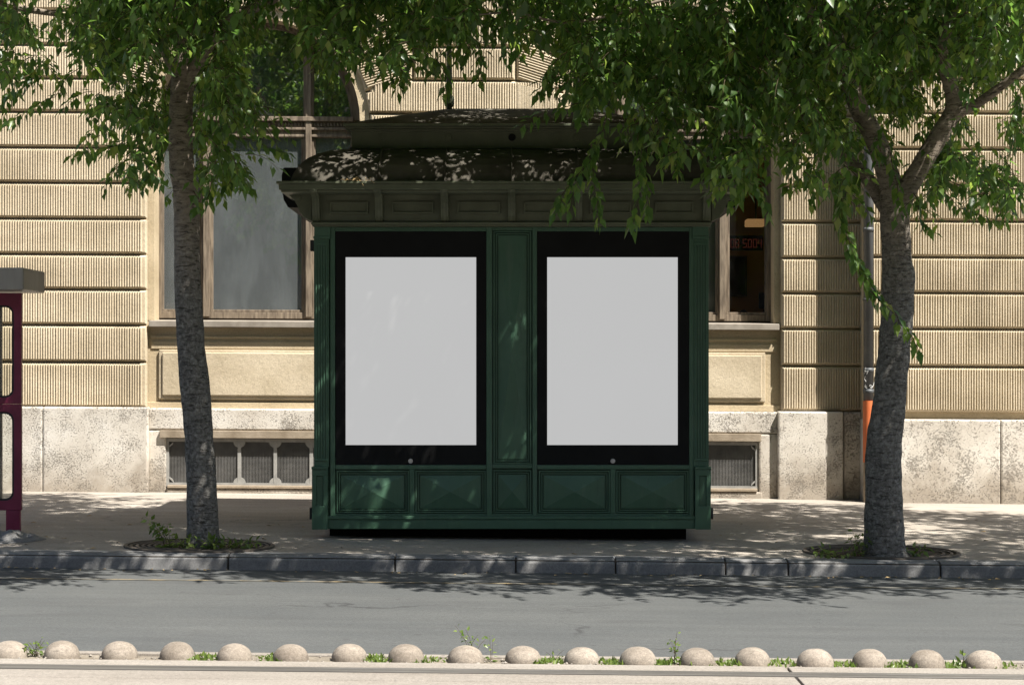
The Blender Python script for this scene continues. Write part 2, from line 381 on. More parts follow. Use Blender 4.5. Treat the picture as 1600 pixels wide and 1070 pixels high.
# tram track bed: edging, dirt strip, slabs
mb = MB(); mb.box(-20, 20, 11.385, 11.455, -0.3, MEDZ + 0.002); mb.shear(GS); tag(build('track_edging', mb, M['concrete'], None, False, 0.006), kind='structure')
sheet('dirt_strip', list(np.linspace(-20, 20, 160)), [11.10, 11.18, 11.28, 11.386], lambda x, y: med_z(x) - 0.012 + 0.012 * noise.noise(Vector((x * 9, y * 9, 0))), M['dirt'])
mb = MB()
jx = [-20] + [(-2.69) + 2.2 * 0 , 1.585] + [20]
for a, b in ((-20, 1.582), (1.598, 20)):
    mb.box(a, b, 10.945, 11.14, -0.3, MEDZ)
    mb.box(a, b, 10.50, 10.752, -0.3, MEDZ + 0.002); mb.box(a, b, 2, 10.488, -0.3, MEDZ + 0.001)
mb.shear(GS); tag(build('track_slab', mb, M['concrete'], None, False, 0.006), kind='structure')
mb = MB(); mb.box(-20, 20, 10.80, 10.872, -0.3, MEDZ + 0.002); mb.box(-20, 20, 10.905, 10.94, -0.3, MEDZ + 0.001); mb.box(-20, 20, 10.872, 10.905, -0.3, MEDZ - 0.03); mb.box(-20, 20, 10.74, 11.0, -0.32, MEDZ - 0.04)
mb.shear(GS); tag(build('tram_rail', mb, M['rail'], None, False, 0.004), kind='structure')

# ------------------------------------------------------------------ building
DW = 22.60
DB, DG = DW + 0.10, DW + 0.36
DP = 22.28                                   # projecting wall on the right
cL, cR, ROUT, RIN, YS = 402, 1049, 173, 160, 190
bld = empty('building', (0, DW, 0.08), 'ochre rusticated stone building with tall arched windows along the pavement', 'building')
mpp = DW / F
def inset(poly, d):
    n = len(poly)
    area = sum(poly[i][0] * poly[(i + 1) % n][1] - poly[(i + 1) % n][0] * poly[i][1] for i in range(n))
    s = 1 if area > 0 else -1
    lines = []
    for i in range(n):
        a, b = np.array(poly[i]), np.array(poly[(i + 1) % n]); t = (b - a) / max(np.linalg.norm(b - a), 1e-9)
        nn = np.array((-t[1], t[0])) * s; lines.append((a + nn * d, t))
    out = []
    for i in range(n):
        p, t = lines[i - 1]; q, u = lines[i]
        den = t[0] * u[1] - t[1] * u[0]
        if abs(den) < 1e-6: out.append(tuple(q)); continue
        k = ((q[0] - p[0]) * u[1] - (q[1] - p[1]) * u[0]) / den
        out.append(tuple(p + t * k))
    return out
def clip_line(poly, p, d):
    t0, t1 = -1e9, 1e9; n = len(poly)
    area = sum(poly[i][0] * poly[(i + 1) % n][1] - poly[(i + 1) % n][0] * poly[i][1] for i in range(n)); s = 1 if area > 0 else -1
    for i in range(n):
        a, b = poly[i], poly[(i + 1) % n]; e = (b[0] - a[0], b[1] - a[1]); nx, nz = -e[1] * s, e[0] * s
        den = nx * d[0] + nz * d[1]; num = nx * (a[0] - p[0]) + nz * (a[1] - p[1])
        if abs(den) < 1e-12:
            if num > 0: return None
        elif den > 0: t0 = max(t0, num / den)
        else: t1 = min(t1, num / den)
    return (t0, t1) if t1 - t0 > 0.03 else None
PITCH = 0.0300
def block(mb, poly_px, D, dirv=(0, 1), ribs=True, trim=(0, 0)):
    poly = [((x - CX) * D / F, H - (y - YH) * D / F) for x, y in poly_px]
    n = len(poly)
    area = sum(poly[i][0] * poly[(i + 1) % n][1] - poly[(i + 1) % n][0] * poly[i][1] for i in range(n))
    if area < 0: poly = poly[::-1]
    a, b = inset(poly, 0.009), inset(poly, 0.030)
    v = [(x, D + 0.075, z) for x, z in a] + [(x, D + 0.03, z) for x, z in a] + [(x, D + 0.010, z) for x, z in b]
    fs = [tuple(2 * n + i for i in range(n))]
    for i in range(n):
        j = (i + 1) % n
        fs += [(i, j, n + j, n + i), (n + i, n + j, 2 * n + j, 2 * n + i)]
    mb.add(v, fs)
    if not ribs: return
    rp = inset(poly, 0.026)
    d = Vector(dirv).normalized(); nn = (d[1], -d[0])
    ts = [p[0] * nn[0] + p[1] * nn[1] for p in rp]
    lo, hi = min(ts) + trim[0], max(ts) - trim[1]
    k = max(1, round((hi - lo) / PITCH)); pt = (hi - lo) / k
    prof = [(-0.46, 0.011), (-0.40, 0.0), (-0.2, -0.0105), (0.0, -0.0135), (0.2, -0.0105), (0.40, 0.0), (0.46, 0.011)]
    for q in range(k):
        t = lo + (q + 0.5) * pt
        c = (nn[0] * t, nn[1] * t)
        seg = clip_line(rp, c, d)
        if not seg: continue
        e0, e1 = seg
        vs = []
        rows = 5
        wob = random.uniform(-0.0015, 0.0015); dep = random.uniform(-0.0015, 0.0015)
        for r in range(rows):
            if r == 0: e, sh = e0, 0.0
            elif r == rows - 1: e, sh = e1, 0.0
            else: e, sh = e0 + (e1 - e0) * (0.02 + 0.96 * (r - 1) / (rows - 3)), 1.0
            for w, y in prof:
                ww = w * pt + wob + random.uniform(-0.0008, 0.0008)
                yy = 0.011 - (0.011 - y - dep) * (sh if sh else 0.25)
                vs.append((c[0] + d[0] * e + nn[0] * ww, D + yy, c[1] + d[1] * e + nn[1] * ww))
        m = len(prof)
        fs = [(r * m + i, r * m + i + 1, (r + 1) * m + i + 1, (r + 1) * m + i) for r in range(rows - 1) for i in range(m - 1)]
        mb.add(vs, fs)
ROWS = [640, 569, 511, 455.5, 400.5, 345, 289, 234, 178.5, 126, 74, 20, -34, -90]
wall = MB()
for k, (yb, yt) in enumerate(zip(ROWS[:-1], ROWS[1:])):
    xl, xr = (230, 577) if yb > 150 else (cL - 243, cL + 243)
    xr2 = (1220 if yb > 150 else cR + 243)
    xm = (875 if yb > 150 else cR - 243)
    ew = 0.035 if yb > 150 else 0.0
    block(wall, [(-260, yb), (xl, yb), (xl, yt), (-260, yt)], DW, trim=(0, ew))
    block(wall, [(xr, yb), (xm, yb), (xm, yt), (xr, yt)], DW, trim=(ew, ew))
    block(wall, [(xr2, yb), (1362, yb), (1362, yt), (xr2, yt)], DW, trim=(0, 0))
def proj_y(y, d0=DW, d1=DP): return YH + (y - YH) * d0 / d1
for yb, yt in zip(ROWS[:-1], ROWS[1:]):
    block(wall, [(1352, proj_y(yb)), (1900, proj_y(yb)), (1900, proj_y(yt)), (1352, proj_y(yt))], DP)
# voussoirs round the arches
def clip_poly(poly, inside, inter):
    out = []
    for i in range(len(poly)):
        a, b = poly[i], poly[(i + 1) % len(poly)]
        ia, ib = inside(a), inside(b)
        if ia: out.append(a)
        if ia != ib: out.append(inter(a, b))
    return out
angs = [15.0, 29.5, 44, 58, 72, 90]
for c in (cL, cR):
    for sgn in (-1, 1):
        for a0, a1 in zip(angs[:-1], angs[1:]):
            r0, r1 = math.radians(a0), math.radians(a1); rm = (r0 + r1) / 2
            quad = [(c + sgn * ROUT * math.cos(r0), YS - ROUT * math.sin(r0)), (c + sgn * 420 * math.cos(r0), YS - 420 * math.sin(r0)),
                    (c + sgn * 420 * math.cos(r1), YS - 420 * math.sin(r1)), (c + sgn * ROUT * math.cos(r1), YS - ROUT * math.sin(r1)),
                    (c + sgn * ROUT * math.cos(rm) * 1.004, YS - ROUT * math.sin(rm) * 1.004)]
            xe = 243
            def ins(p): return abs(p[0] - c) <= xe
            def itx(a, b):
                X = c + (xe if (a[0] + b[0]) / 2 > c else -xe)
                t = (X - a[0]) / (b[0] - a[0]); return (X, a[1] + (b[1] - a[1]) * t)
            q = clip_poly(quad, ins, itx)
            def ins2(p): return p[1] >= -90
            def ity(a, b):
                t = (-90 - a[1]) / (b[1] - a[1]); return (a[0] + (b[0] - a[0]) * t, -90)
            q = clip_poly(q, ins2, ity)
            if len(q) > 2: block(wall, q, DW, (sgn * math.cos(r0 + 0.05), math.sin(r0 + 0.05)))
        # springer: horizontal course below the first radial joint
        r0 = math.radians(angs[0])
        X1 = c + sgn * 243
        q = [(c + sgn * (ROUT + 1), 178.5), (X1, 178.5), (X1, 126), (c + sgn * ROUT * math.cos(r0), YS - ROUT * math.sin(r0))]
        block(wall, q, DW)
        xs0 = c + sgn * (ROUT + 2)
wall_bg = MB()
def bgbox(x0, y0, x1, y1, D, back): wall_bg.pbox(x0, y0, x1, y1, D, 0, back)
bgbox(-300, -92, 228, 645, DW + 0.072, DW + 0.5)
bgbox(579, -92, 873, 645, DW + 0.072, DW + 0.5)
bgbox(1222, -92, 1364, 645, DW + 0.072, DW + 0.5)
a, b = P(1353, 655, DP), P(1910, -96, DP)
wall_bg.box(a[0], b[0], DP + 0.07, DW + 0.5, a[2], b[2])
# plain upper wall out of the picture
a, b = P(-300, -92, DW), P(1352, -800, DW)
wall_bg.box(a[0], b[0], DW + 0.02, DW + 0.5, a[2] + 0.003, b[2])
wall_bg.box(b[0] + 0.01, P(1910, 0, DP)[0], DP + 0.02, DW + 0.5, a[2] + 0.003, b[2])
# arch infill behind the voussoirs (annular sector to a rectangle)
for c in (cL, cR):
    n = 28; pts_in = []; pts_out = []
    for i in range(n + 1):
        th = PI * i / n
        pts_in.append((c + ROUT * math.cos(th), YS - ROUT * math.sin(th)))
        t = 260 / max(abs(math.cos(th)), 1e-6); u = 282 / max(math.sin(th), 1e-6); r = min(t, u)
        pts_out.append((c + r * math.cos(th), YS - r * math.sin(th)))
    for i in range(n):
        q = [pts_in[i], pts_out[i], pts_out[i + 1], pts_in[i + 1]]
        wall_bg.prism([((x - CX) * mpp, H - (y - YH) * mpp) for x, y in q], DW + 0.0725, DW + 0.3)
    # archivolt ring, slightly recessed
    for i in range(n):
        t0, t1 = PI * i / n, PI * (i + 1) / n
        q = [(c + RIN * math.cos(t0), YS - RIN * math.sin(t0)), (c + (ROUT + 2) * math.cos(t0), YS - (ROUT + 2) * math.sin(t0)),
             (c + (ROUT + 2) * math.cos(t1), YS - (ROUT + 2) * math.sin(t1)), (c + RIN * math.cos(t1), YS - RIN * math.sin(t1))]
        wall_bg.prism([((x - CX) * mpp, H - (y - YH) * mpp) for x, y in q], DW + 0.045, DW + 0.34)
wall.shear(BS); wall_bg.shear(BS)
build('rusticated_wall', wall, M['plaster'], bld)
build('wall_core', wall_bg, M['jamb'], bld)

for c in (cL, cR):
    bay = MB()
    s0, s1 = c - ROUT - 4, c + ROUT + 4
    bay.pbox(s0, YS - 2, c - RIN, 504, DB, 0.30); bay.pbox(c + RIN, YS - 2, s1, 504, DB, 0.30)       # jambs
    bay.pbox(s0, 504.5, s1, 642, DB + 0.005, 0.28)                                                     # apron
    # moulding under the sill
    bay.pbox(c - RIN - 6, 527, c + RIN + 6, 531, DB - 0.012, 0.03); bay.pbox(c - RIN - 6, 536, c + RIN + 6, 548, DB - 0.008, 0.03)
    bay.pbox(s0, 631, s1, 641, DB - 0.02, 0.05)
    bay.shear(BS); build('bay_wall', bay, M['jamb'], bld, False, 0.006)
for c in (cL, cR):
    pm = MB()
    for d, e in ((0.03, 0), (0.055, 5.5)):
        pm.pbox(c - 154 + e, 549 + e * 0.8, c + 147 - e if c == cR else c + 154 - e, 626 - e, DB - d, 0.03 if d == 0.03 else 0.03)
    pm.shear(BS); tag(build('apron_panel', pm, M['plaster'], bld, False, 0.010))
# plinth
pl = MB()
for x0, x1, d in ((-300, 66, DW - 0.10), (66.6, 231, DW - 0.10), (573, 877, DW - 0.10), (1216, 1318, DW - 0.10), (1318.6, 1364, DW - 0.02)):
    pl.pbox(x0, 640, x1, 800, d, 0, DW + 0.4)
a = P(1353, 651, DP - 0.10)
pl.box(a[0], P(1560, 0, DP)[0], DP - 0.10, DW + 0.4, -0.3, a[2]); pl.box(P(1560.7, 0, DP)[0], P(1910, 0, DP)[0], DP - 0.10, DW + 0.4, -0.3, a[2])
for c in (cL, cR):
    x0, x1 = c - ROUT + 3, c + ROUT - 6
    pl.pbox(x0, 641, x1, 675, DW - 0.02, 0, DW + 0.4)                    # strip above the cellar window
    pl.pbox(x0, 675.3, c - 143, 800, DW - 0.015, 0, DW + 0.4)
    pl.pbox(c + 143 if c == cL else c + 137, 675.3, x1, 800, DW - 0.015, 0, DW + 0.4)
    pl.pbox(c - 142.7, 766, c + 142.7, 800, DW - 0.03, 0, DW + 0.4)
pl.shear(BS + 0.001); build('plinth', pl, M['stone'], bld, False, 0.02)
# cellar windows
for c in (cL, cR):
    lx, rx = c - 143, (c + 143 if c == cL else c + 136.5)
    lin = MB(); lin.pbox(lx - 10, 675.5, rx + 4, 687.5, DW - 0.055, 0, DW + 0.12); lin.pbox(lx + 2, 761, rx - 2, 765.7, DW - 0.045, 0, DW + 0.2)
    lin.shear(BS + 0.001); cw = build('cellar_window', lin, M['stone_trim'], bld, False, 0.006)
    g = MB(); Dg = DW + 0.012
    g.pbox(lx, 688, rx, 693, Dg, 0.03); g.pbox(lx, 757, rx, 763, Dg - 0.002, 0.03); g.pbox(lx, 693, lx + 5, 757, Dg + 0.002, 0.03); g.pbox(rx - 5, 693, rx, 757, Dg + 0.002, 0.03)
    n = 5 if c == cL else 3
    for i in range(n + 1):
        x = lx + 2.5 + (rx - lx - 5) * i / n
        if 0 < i < n: g.pbox(x - 2.7, 693, x + 2.7, 757, Dg + 0.004, 0.02)
        for ycen, sg in ((693, 1), (757, -1)):
            pts = [((x + 9.5 * math.cos(t) - CX) * Dg / F, H - (ycen + sg * 9 * math.sin(t) - YH) * Dg / F) for t in np.linspace(0, PI, 9)]
            if i == 0: pts = [p for p in pts if p[0] >= (lx - CX) * Dg / F]
            if i == n: pts = [p for p in pts if p[0] <= (rx - CX) * Dg / F]
            if len(pts) > 2: g.prism(pts, Dg + 0.007, Dg + 0.022)
    g.shear(BS + 0.001); build('grille', g, M['iron'], cw)
    w = MB(); Dm = DW + 0.04
    for yy in np.arange(694, 757, 1.9): w.pbox(lx + 2, yy, rx - 2, yy + 0.62, Dm, 0.004)
    for xx in np.arange(lx + 3, rx - 3, 2.3): w.pbox(xx, 693, xx + 0.55, 757, Dm - 0.006, 0.004)
    w.shear(BS + 0.001); build('wire_mesh', w, M['mesh'], cw)
    k = MB(); k.pbox(lx - 3, 684, rx + 3, 770, DW + 0.075, 0.01); k.shear(BS); build('dusty_pane', k, M['mesh'], cw)
# tall windows
def arch_strip(mb, c, r0, r1, D, dep, n=32):
    for i in range(n):
        t0, t1 = PI * i / n, PI * (i + 1) / n
        q = [(c + r * math.cos(t), YS - r * math.sin(t)) for r, t in ((r0, t0), (r1, t0), (r1, t1), (r0, t1))]
        mb.prism([((x - CX) * D / F, H - (y - YH) * D / F) for x, y in q], D, D + dep)
for c in (cL, cR):
    fr = MB()
    fr.pbox(c - 161, 192, c - 149, 500, DG, 0.09); fr.pbox(c - 149, 216, c - 146, 488, DG + 0.03, 0.05)
    fr.pbox(c + 149, 192, c + 161, 500, DG, 0.09); fr.pbox(c + 146, 216, c + 149, 488, DG + 0.03, 0.05)
    fr.pbox(c - 149, 490, c + 149, 500, DG + 0.005, 0.08); fr.pbox(c - 149, 486, c + 149, 490, DG + 0.03, 0.05)
    for m in (-80, 80):
        fr.pbox(c + m - 8, 217, c + m + 8, 490, DG + 0.008, 0.08)
        fr.pbox(c + m - 4.5, 30, c + m + 4.5, 497, DG - 0.035, 0.06)
        fr.pbox(c + m - 8, 36, c + m + 8, 186, DG + 0.008, 0.08)
        fr.pbox(c + m - 11, 219, c + m - 8, 486, DG + 0.03, 0.05); fr.pbox(c + m + 8, 219, c + m + 11, 486, DG + 0.03, 0.05)
    fr.pbox(c - 149, 186, c + 149, 217, DG + 0.003, 0.08)
    fr.pbox(c - 150, 184, c + 150, 191, DG - 0.05, 0.06); fr.pbox(c - 150, 201, c + 150, 205, DG - 0.03, 0.05); fr.pbox(c - 150, 212, c + 150, 216, DG - 0.015, 0.04)
    for i in range(58):
        x = c - 146 + i * 5.1
        fr.pbox(x, 193.5, x + 2.9, 199, DG - 0.02, 0.03)
    arch_strip(fr, c, 149, 161.5, DG, 0.09); arch_strip(fr, c, 146, 149.2, DG + 0.03, 0.05)
    fr.shear(BS); win = build('window', fr, M['wood'], bld, False, 0.004)
    gl = M['glass'] if c == cL else M['clear_glass']
    for x0, x1, nm in ((c - 148, c - 86, 0), (c - 74, c + 74, 1), (c + 86, c + 148, 2)):
        g = MB(); g.pbox(x0, 218, x1, 489, DG + 0.055, 0.006); g.shear(BS); build('pane', g, gl, win)
    for x0, x1 in ((c - 150, c - 80), (c - 80, c + 80), (c + 80, c + 150)):
        pts = []
        for t in np.linspace(0, 1, 12):
            x = x0 + (x1 - x0) * t; dx = min(abs(x - c), 150)
            pts.append((x, max(YS - math.sqrt(max(152 ** 2 - dx ** 2, 0)), 0) if dx < 152 else YS))
        poly = [(x0, 187)] + pts + [(x1, 187)]
        poly = [p for i, p in enumerate(poly) if i == 0 or (abs(p[0] - poly[i - 1][0]) + abs(p[1] - poly[i - 1][1]) > 0.5)]
        g = MB(); g.prism([((x - CX) * DG / F, H - (min(y, 187) - YH) * DG / F) for x, y in poly], DG + 0.0555, DG + 0.061)
        g.shear(BS); build('pane', g, M['fan_glass'], win)
    s = MB()
    a0, a1 = P(c - RIN - 7, 502, DB), P(c + RIN + 7, 502, DB)
    zt = H - (502 - YH) * DG / F; zf = H - (504 - YH) * (DB - 0.10) / F; zb = H - (513.5 - YH) * (DB - 0.10) / F
    s.prism_x([(DG + 0.05, zt), (DG + 0.05, zb), (DB - 0.10, zb), (DB - 0.10, zf)], a0[0], a1[0])
    s.shear(BS); build('sill', s, M['sill'], win, False, 0.005)
# rooms behind the glass
rm = MB()
for c, back in ((cL, 24.6), (cR, 26.2)):
    x0, x1 = P(c - 210, 0, DW)[0], P(c + 250, 0, DW)[0]; z0, z1 = 0.6, 6.2
    y0 = DG + 0.30
    t = 0.05
    rm.box(x0, x1, back, back + t, z0, z1); rm.box(x0 - t, x0, y0, back, z0, z1); rm.box(x1, x1 + t, y0, back, z0, z1)
    rm.box(x0, x1, y0, back, z0 - t, z0); rm.box(x0, x1, y0, back, z1, z1 + t)
    rm.box(x0 - 0.3, P(c - 168, 0, DG)[0], y0 - 0.03, y0, z0, z1); rm.box(P(c + 168, 0, DG)[0], x1 + 0.3, y0 - 0.03, y0, z0, z1)
build('room_wall', rm, M['room'], bld)
# drainpipe
dp = MB(); xc = P(1357, 0, DP)[0] - 0.0; yc = DP - 0.06; DPp = yc
xp = (1357 - CX) * DPp / F
def zz(py): return H - (py - YH) * DPp / F
dp.cyl((xp, yc, zz(628)), 0.058, (0, 0, 1), zz(-200) - zz(628), 22)
for py in (359, 578, 611): dp.cyl((xp, yc, zz(py + 3.5)), 0.063, (0, 0, 1), 0.05, 22)
for py in (60, 470): dp.cyl((xp, yc, zz(py)), 0.066, (0, 0, 1), 0.03, 22); dp.box(xp - 0.012, xp + 0.012, yc, DP + 0.1, zz(py), zz(py) + 0.03)
drain = tag(build('drainpipe', dp, M['zinc'], bld, True)); 
for p_ in drain.data.polygons: p_.use_smooth = len(p_.vertices) == 4
dp = MB(); dp.cyl((xp, yc, zz(722)), 0.064, (0, 0, 1), zz(626) - zz(722), 22); sl = build('protective_sleeve', dp, M['orange'], drain)
sl['label'] = 'orange painted lower section of the drainpipe'
dp = MB(); dp.cyl((xp, yc, zz(790)), 0.058, (0, 0, 1), zz(722.3) - zz(790), 22); build('pipe_foot', dp, M['stone_trim'], drain)
sk = MB()
for k in range(6):      # scrawled white tag on the pipe
    pts = []
    a0 = random.uniform(-0.8, 0.8); z0 = zz(random.uniform(578, 606))
    for i in range(7):
        a0 += random.uniform(-0.35, 0.35); z0 += random.uniform(-0.03, 0.03)
        a0 = max(-1.0, min(1.0, a0)); z0 = max(zz(606), min(zz(574), z0))
        pts.append((xp + 0.0665 * math.sin(a0), yc - 0.0665 * math.cos(a0), z0))
    sk.tube(pts, [0.0028] * 7, 5)
build('scrawl', sk, M['white_paint'], drain)

# things inside the right-hand window
ledD = 24.6
led = empty('led_display', P(1166, 380, ledD), 'dark LED sign with red digits 08 5004 behind the right window', 'sign')
m = MB(); m.pbox(1128, 368, 1192, 391, ledD, 0.08); build('housing', m, M['rubber'], led)
SEG = {'0': 'abcdef', '8': 'abcdefg', '5': 'afgcd', '4': 'fgbc'}
def digit(ch, x, y, w, h, D):
    w *= 0.95
    dg = MB()
    t = 1.3
    S = {'a': (x, y, x + w, y + t), 'd': (x, y + h - t, x + w, y + h), 'g': (x, y + h / 2 - t / 2, x + w, y + h / 2 + t / 2),
         'f': (x, y, x + t, y + h / 2), 'b': (x + w - t, y, x + w, y + h / 2), 'e': (x, y + h / 2, x + t, y + h), 'c': (x + w - t, y + h / 2, x + w, y + h)}
    for i, s in enumerate(SEG[ch]):
        a = S[s]; dg.pbox(*a, D - 0.0012 * i, 0.004)
    build('digit', dg, M['led'], led)
for ch, x in (('0', 1141.2), ('8', 1148.8), ('5', 1160.5), ('0', 1168.6), ('0', 1176.4), ('4', 1184)): digit(ch, x, 373.5, 6.6, 13.5, ledD - 0.004)
m = MB(); pD = 26.1
pic = empty('framed_picture', P(1152, 430, pD), 'dark framed picture on the ochre room wall below the LED sign', 'picture')
for q in ((1134, 400, 1167, 402), (1134, 461, 1167, 463), (1134, 402, 1136, 461), (1165, 402, 1167, 461)): m.pbox(*q, pD, 0.04)
build('frame', m, M['wood'], pic)
m = MB(); m.pbox(1136, 402, 1165, 461, pD + 0.02, 0.02); build('print', m, mat_basic('dark_print', (0.012, 0.014, 0.012), (0.05, 0.055, 0.04), 6, 0.6), pic)
chD = 24.9
ch = empty('office_chair', P(1160, 640, chD), 'black padded chair back seen low in the right window', 'chair')
m = MB(); m.prism([P(x, y, chD)[::2] for x, y in ((1146, 503), (1150, 492), (1156, 488), (1159, 484), (1166, 484), (1170, 490), (1171, 503))], chD, chD + 0.1); build('backrest', m, M['rubber'], ch, False, 0.02)
m = MB(); m.pbox(1140, 540, 1178, 552, chD - 0.1, 0.5); build('seat', m, M['rubber'], ch, False, 0.02)
m = MB(); m.cyl(P(1159, 660, chD + 0.1), 0.03, (0, 0, 1), 0.9, 12); build('stem', m, M['steel'], ch)
m = MB(); moD = 24.4
mo = empty('monitor', P(1190, 480, moD), 'black monitor at the right edge of the right window room', 'monitor')
m.pbox(1186, 457, 1203, 482, moD, 0.05); build('display', m, M['rubber'], mo, False, 0.006)
m = MB(); m.pbox(1193, 482.2, 1197, 498, moD + 0.02, 0.03); m.pbox(1187, 498.2, 1203, 500, moD - 0.05, 0.2); build('stand', m, M['rubber'], mo)
m = MB(); dkD = 24.2
m.pbox(1120, 500.5, 1215, 505, dkD, 0.9); m.pbox(1121, 505.2, 1124, 660, dkD, 0.8); m.pbox(1211, 505.2, 1214, 660, dkD, 0.8)
m.v = [(x, y, z) for x, y, z in m.v]
tag(centred('desk', m, M['wood'], P(1168, 600, dkD)), 'brown desk under the black monitor in the right window room', 'desk')
lD = 24.9
lp = empty('pendant_lamp', P(1178, 330, lD), 'warm lit rectangular lamp hanging inside the right window', 'lamp')
m = MB(); m.pbox(1167, 342, 1196, 353, lD, 0.25); build('lamp_shade', m, M['lamp'], lp, False, 0.01)
m = MB(); m.cyl(P(1181, 342, lD + 0.12), 0.01, (0, 0, 1), 6.2 - P(1181, 342, lD)[2], 8); build('cord', m, M['rubber'], lp)
def curtain(x0, x1, y0, y1, D, label, amp=0.006, per=13.0):
    n = 120; m = MB()
    for i in range(n + 1):
        x = x0 + (x1 - x0) * i / n
        d = D + amp * math.sin(x / per * 2 * PI + 1.3 * math.sin(x / 31)) + 0.3 * amp * math.sin(x / 4.1)
        for y in (y1, y0):
            q = P(x, y, D); m.v.append((q[0], d, q[2]))
    m.f = [(2 * i, 2 * i + 2, 2 * i + 3, 2 * i + 1) for i in range(n)]
    m.shear(BS)
    o = centred('curtain', m, M['curtain'], P((x0 + x1) / 2, y1, D), True)
    so = o.modifiers.new('thickness', 'SOLIDIFY'); so.thickness = 0.003
    tag(o, label, 'curtain')
curtain(250, 322, 205, 495, DG + 0.2, 'dark grey sheer curtain behind the narrow pane left of the left tree')
curtain(328, 476, 205, 495, DG + 0.16, 'wide pale grey sheer curtain behind the big left window pane')
curtain(484, 556, 205, 495, DG + 0.2, 'grey sheer curtain behind the pane half hidden by the kiosk')
curtain(975, 1124, 205, 495, DG + 0.16, 'grey curtain edge between the kiosk and the right window mullion')

# ------------------------------------------------------------------ kiosk
DK = 17.65
kz0 = 0.0
kio = empty('kiosk', (0, 18.9, 0.0), 'dark green newspaper kiosk with olive tiered roof and two blank poster screens', 'kiosk')
BACK = 20.15
def G(name, mb, mat='green', parent=kio, bevel=0.004): return build(name, mb, M[mat], parent, False, bevel)
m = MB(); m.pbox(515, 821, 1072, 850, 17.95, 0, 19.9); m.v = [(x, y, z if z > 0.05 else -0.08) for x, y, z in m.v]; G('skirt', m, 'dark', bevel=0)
m = MB(); m.pbox(497, 352, 1103, 824, DK + 0.045, 0, BACK); body = G('body', m)
m = MB()
# stiles and rails, proud of the body
for q in ((523.5, 355, 760, 361.5), (769, 355, 832, 360), (839, 355, 1077, 361.5)): m.pbox(*q, DK - 0.006, 0.05)
for q in ((523.5, 726, 760, 733), (769, 724.5, 832, 731.5), (839, 726, 1077, 733)): m.pbox(*q, DK, 0.05)
for x0, x1 in ((760, 769), (832, 839)): m.pbox(x0, 354, x1, 806, DK - 0.010, 0.06)
m.pbox(1077, 354, 1084, 806, DK - 0.008, 0.06); m.pbox(516, 354, 523.5, 806, DK - 0.008, 0.06)
m.pbox(639.5, 733, 648, 802, DK + 0.002, 0.05); m.pbox(953.5, 733, 962, 802, DK + 0.002, 0.05)
m.pbox(523.5, 802, 760, 806, DK + 0.004, 0.04); m.pbox(769, 802, 832, 806, DK + 0.004, 0.04); m.pbox(839, 802, 1077, 806, DK + 0.004, 0.04)
m.pbox(512.5, 806, 1086, 811, DK - 0.03, 0.08); m.pbox(512.5, 811, 1086, 826, DK - 0.018, 0.07)
G('frame', m)
def pyramid_panel(x0, y0, x1, y1, name='relief_panel', h=0.036):
    m = MB()
    # moulding ring
    for e, d in ((0, -0.004), (3.4, 0.012)):
        for q in ((x0 + e, y0 + e, x1 - e, y0 + e + 2), (x0 + e, y1 - e - 2, x1 - e, y1 - e), (x0 + e, y0 + e + 2, x0 + e + 2, y1 - e - 2), (x1 - e - 2, y0 + e + 2, x1 - e, y1 - e - 2)):
            m.pbox(*q, DK + d, 0.05)
    e = 7; D0 = DK + 0.034
    a, b = P(x0 + e, y1 - e, D0), P(x1 - e, y0 + e, D0)
    cx, cz = (a[0] + b[0]) / 2, (a[2] + b[2]) / 2
    v = [(a[0], D0 + .02, a[2]), (b[0], D0 + .02, a[2]), (b[0], D0 + .02, b[2]), (a[0], D0 + .02, b[2]),
         (a[0], D0 - .01, a[2]), (b[0], D0 - .01, a[2]), (b[0], D0 - .01, b[2]), (a[0], D0 - .01, b[2]), (cx, D0 - .01 - h, cz)]
    m.add(v, [(0, 1, 5, 4), (1, 2, 6, 5), (2, 3, 7, 6), (3, 0, 4, 7), (4, 5, 8), (5, 6, 8), (6, 7, 8), (7, 4, 8)])
    return G(name, m, bevel=0.0015)
for q in ((526, 735, 639, 801), (649, 735, 759, 801), (771, 734, 830, 801), (842, 735, 953, 801), (963, 735, 1076, 801)): pyramid_panel(*q)
pyramid_panel(771, 361, 830, 724, 'centre_panel', 0.055)
# pilasters
for sg in (-1, 1):
    X = lambda px: 799 + sg * (px - 799)
    def bx(x0, y0, x1, y1, D, back): m.pbox(min(X(x0), X(x1)), y0, max(X(x0), X(x1)), y1, D, 0, back)
    m = MB()
    bx(490.5, 373, 514, 729, DK - 0.012, DK + 0.3)
    bx(490.8, 354, 516, 372, DK - 0.035, DK + 0.3); bx(489.5, 369, 515.5, 373, DK - 0.045, DK + 0.25)
    for i in range(5): bx(493 + i * 4.1, 383, 495.2 + i * 4.1, 716, DK - 0.024, DK)
    bx(492.4, 379, 512.6, 383, DK - 0.0245, DK); bx(492.4, 716, 512.6, 720, DK - 0.0245, DK)
    bx(486.5, 729, 512.3, 733, DK - 0.062, DK + 0.35)
    bx(487.3, 733, 511.8, 743, DK - 0.05, DK + 0.3); bx(487.3, 790, 511.8, 827, DK - 0.05, DK + 0.3)
    bx(487.3, 743, 494, 790, DK - 0.05, DK + 0.3); bx(505, 743, 511.8, 790, DK - 0.05, DK + 0.3); bx(494, 743, 505, 790, DK - 0.032, DK + 0.28)
    G('pilaster', m, bevel=0.003)
    m = MB(); bx(483.5, 793, 487, 811, DK + 0.02, DK + 0.1); 
    G('bracket', m, 'rubber', bevel=0.003)
m = MB(); m.pbox(484.5, 375, 490, 392, DK + 0.05, 0.1); G('hinge', m, 'rubber', bevel=0.003)
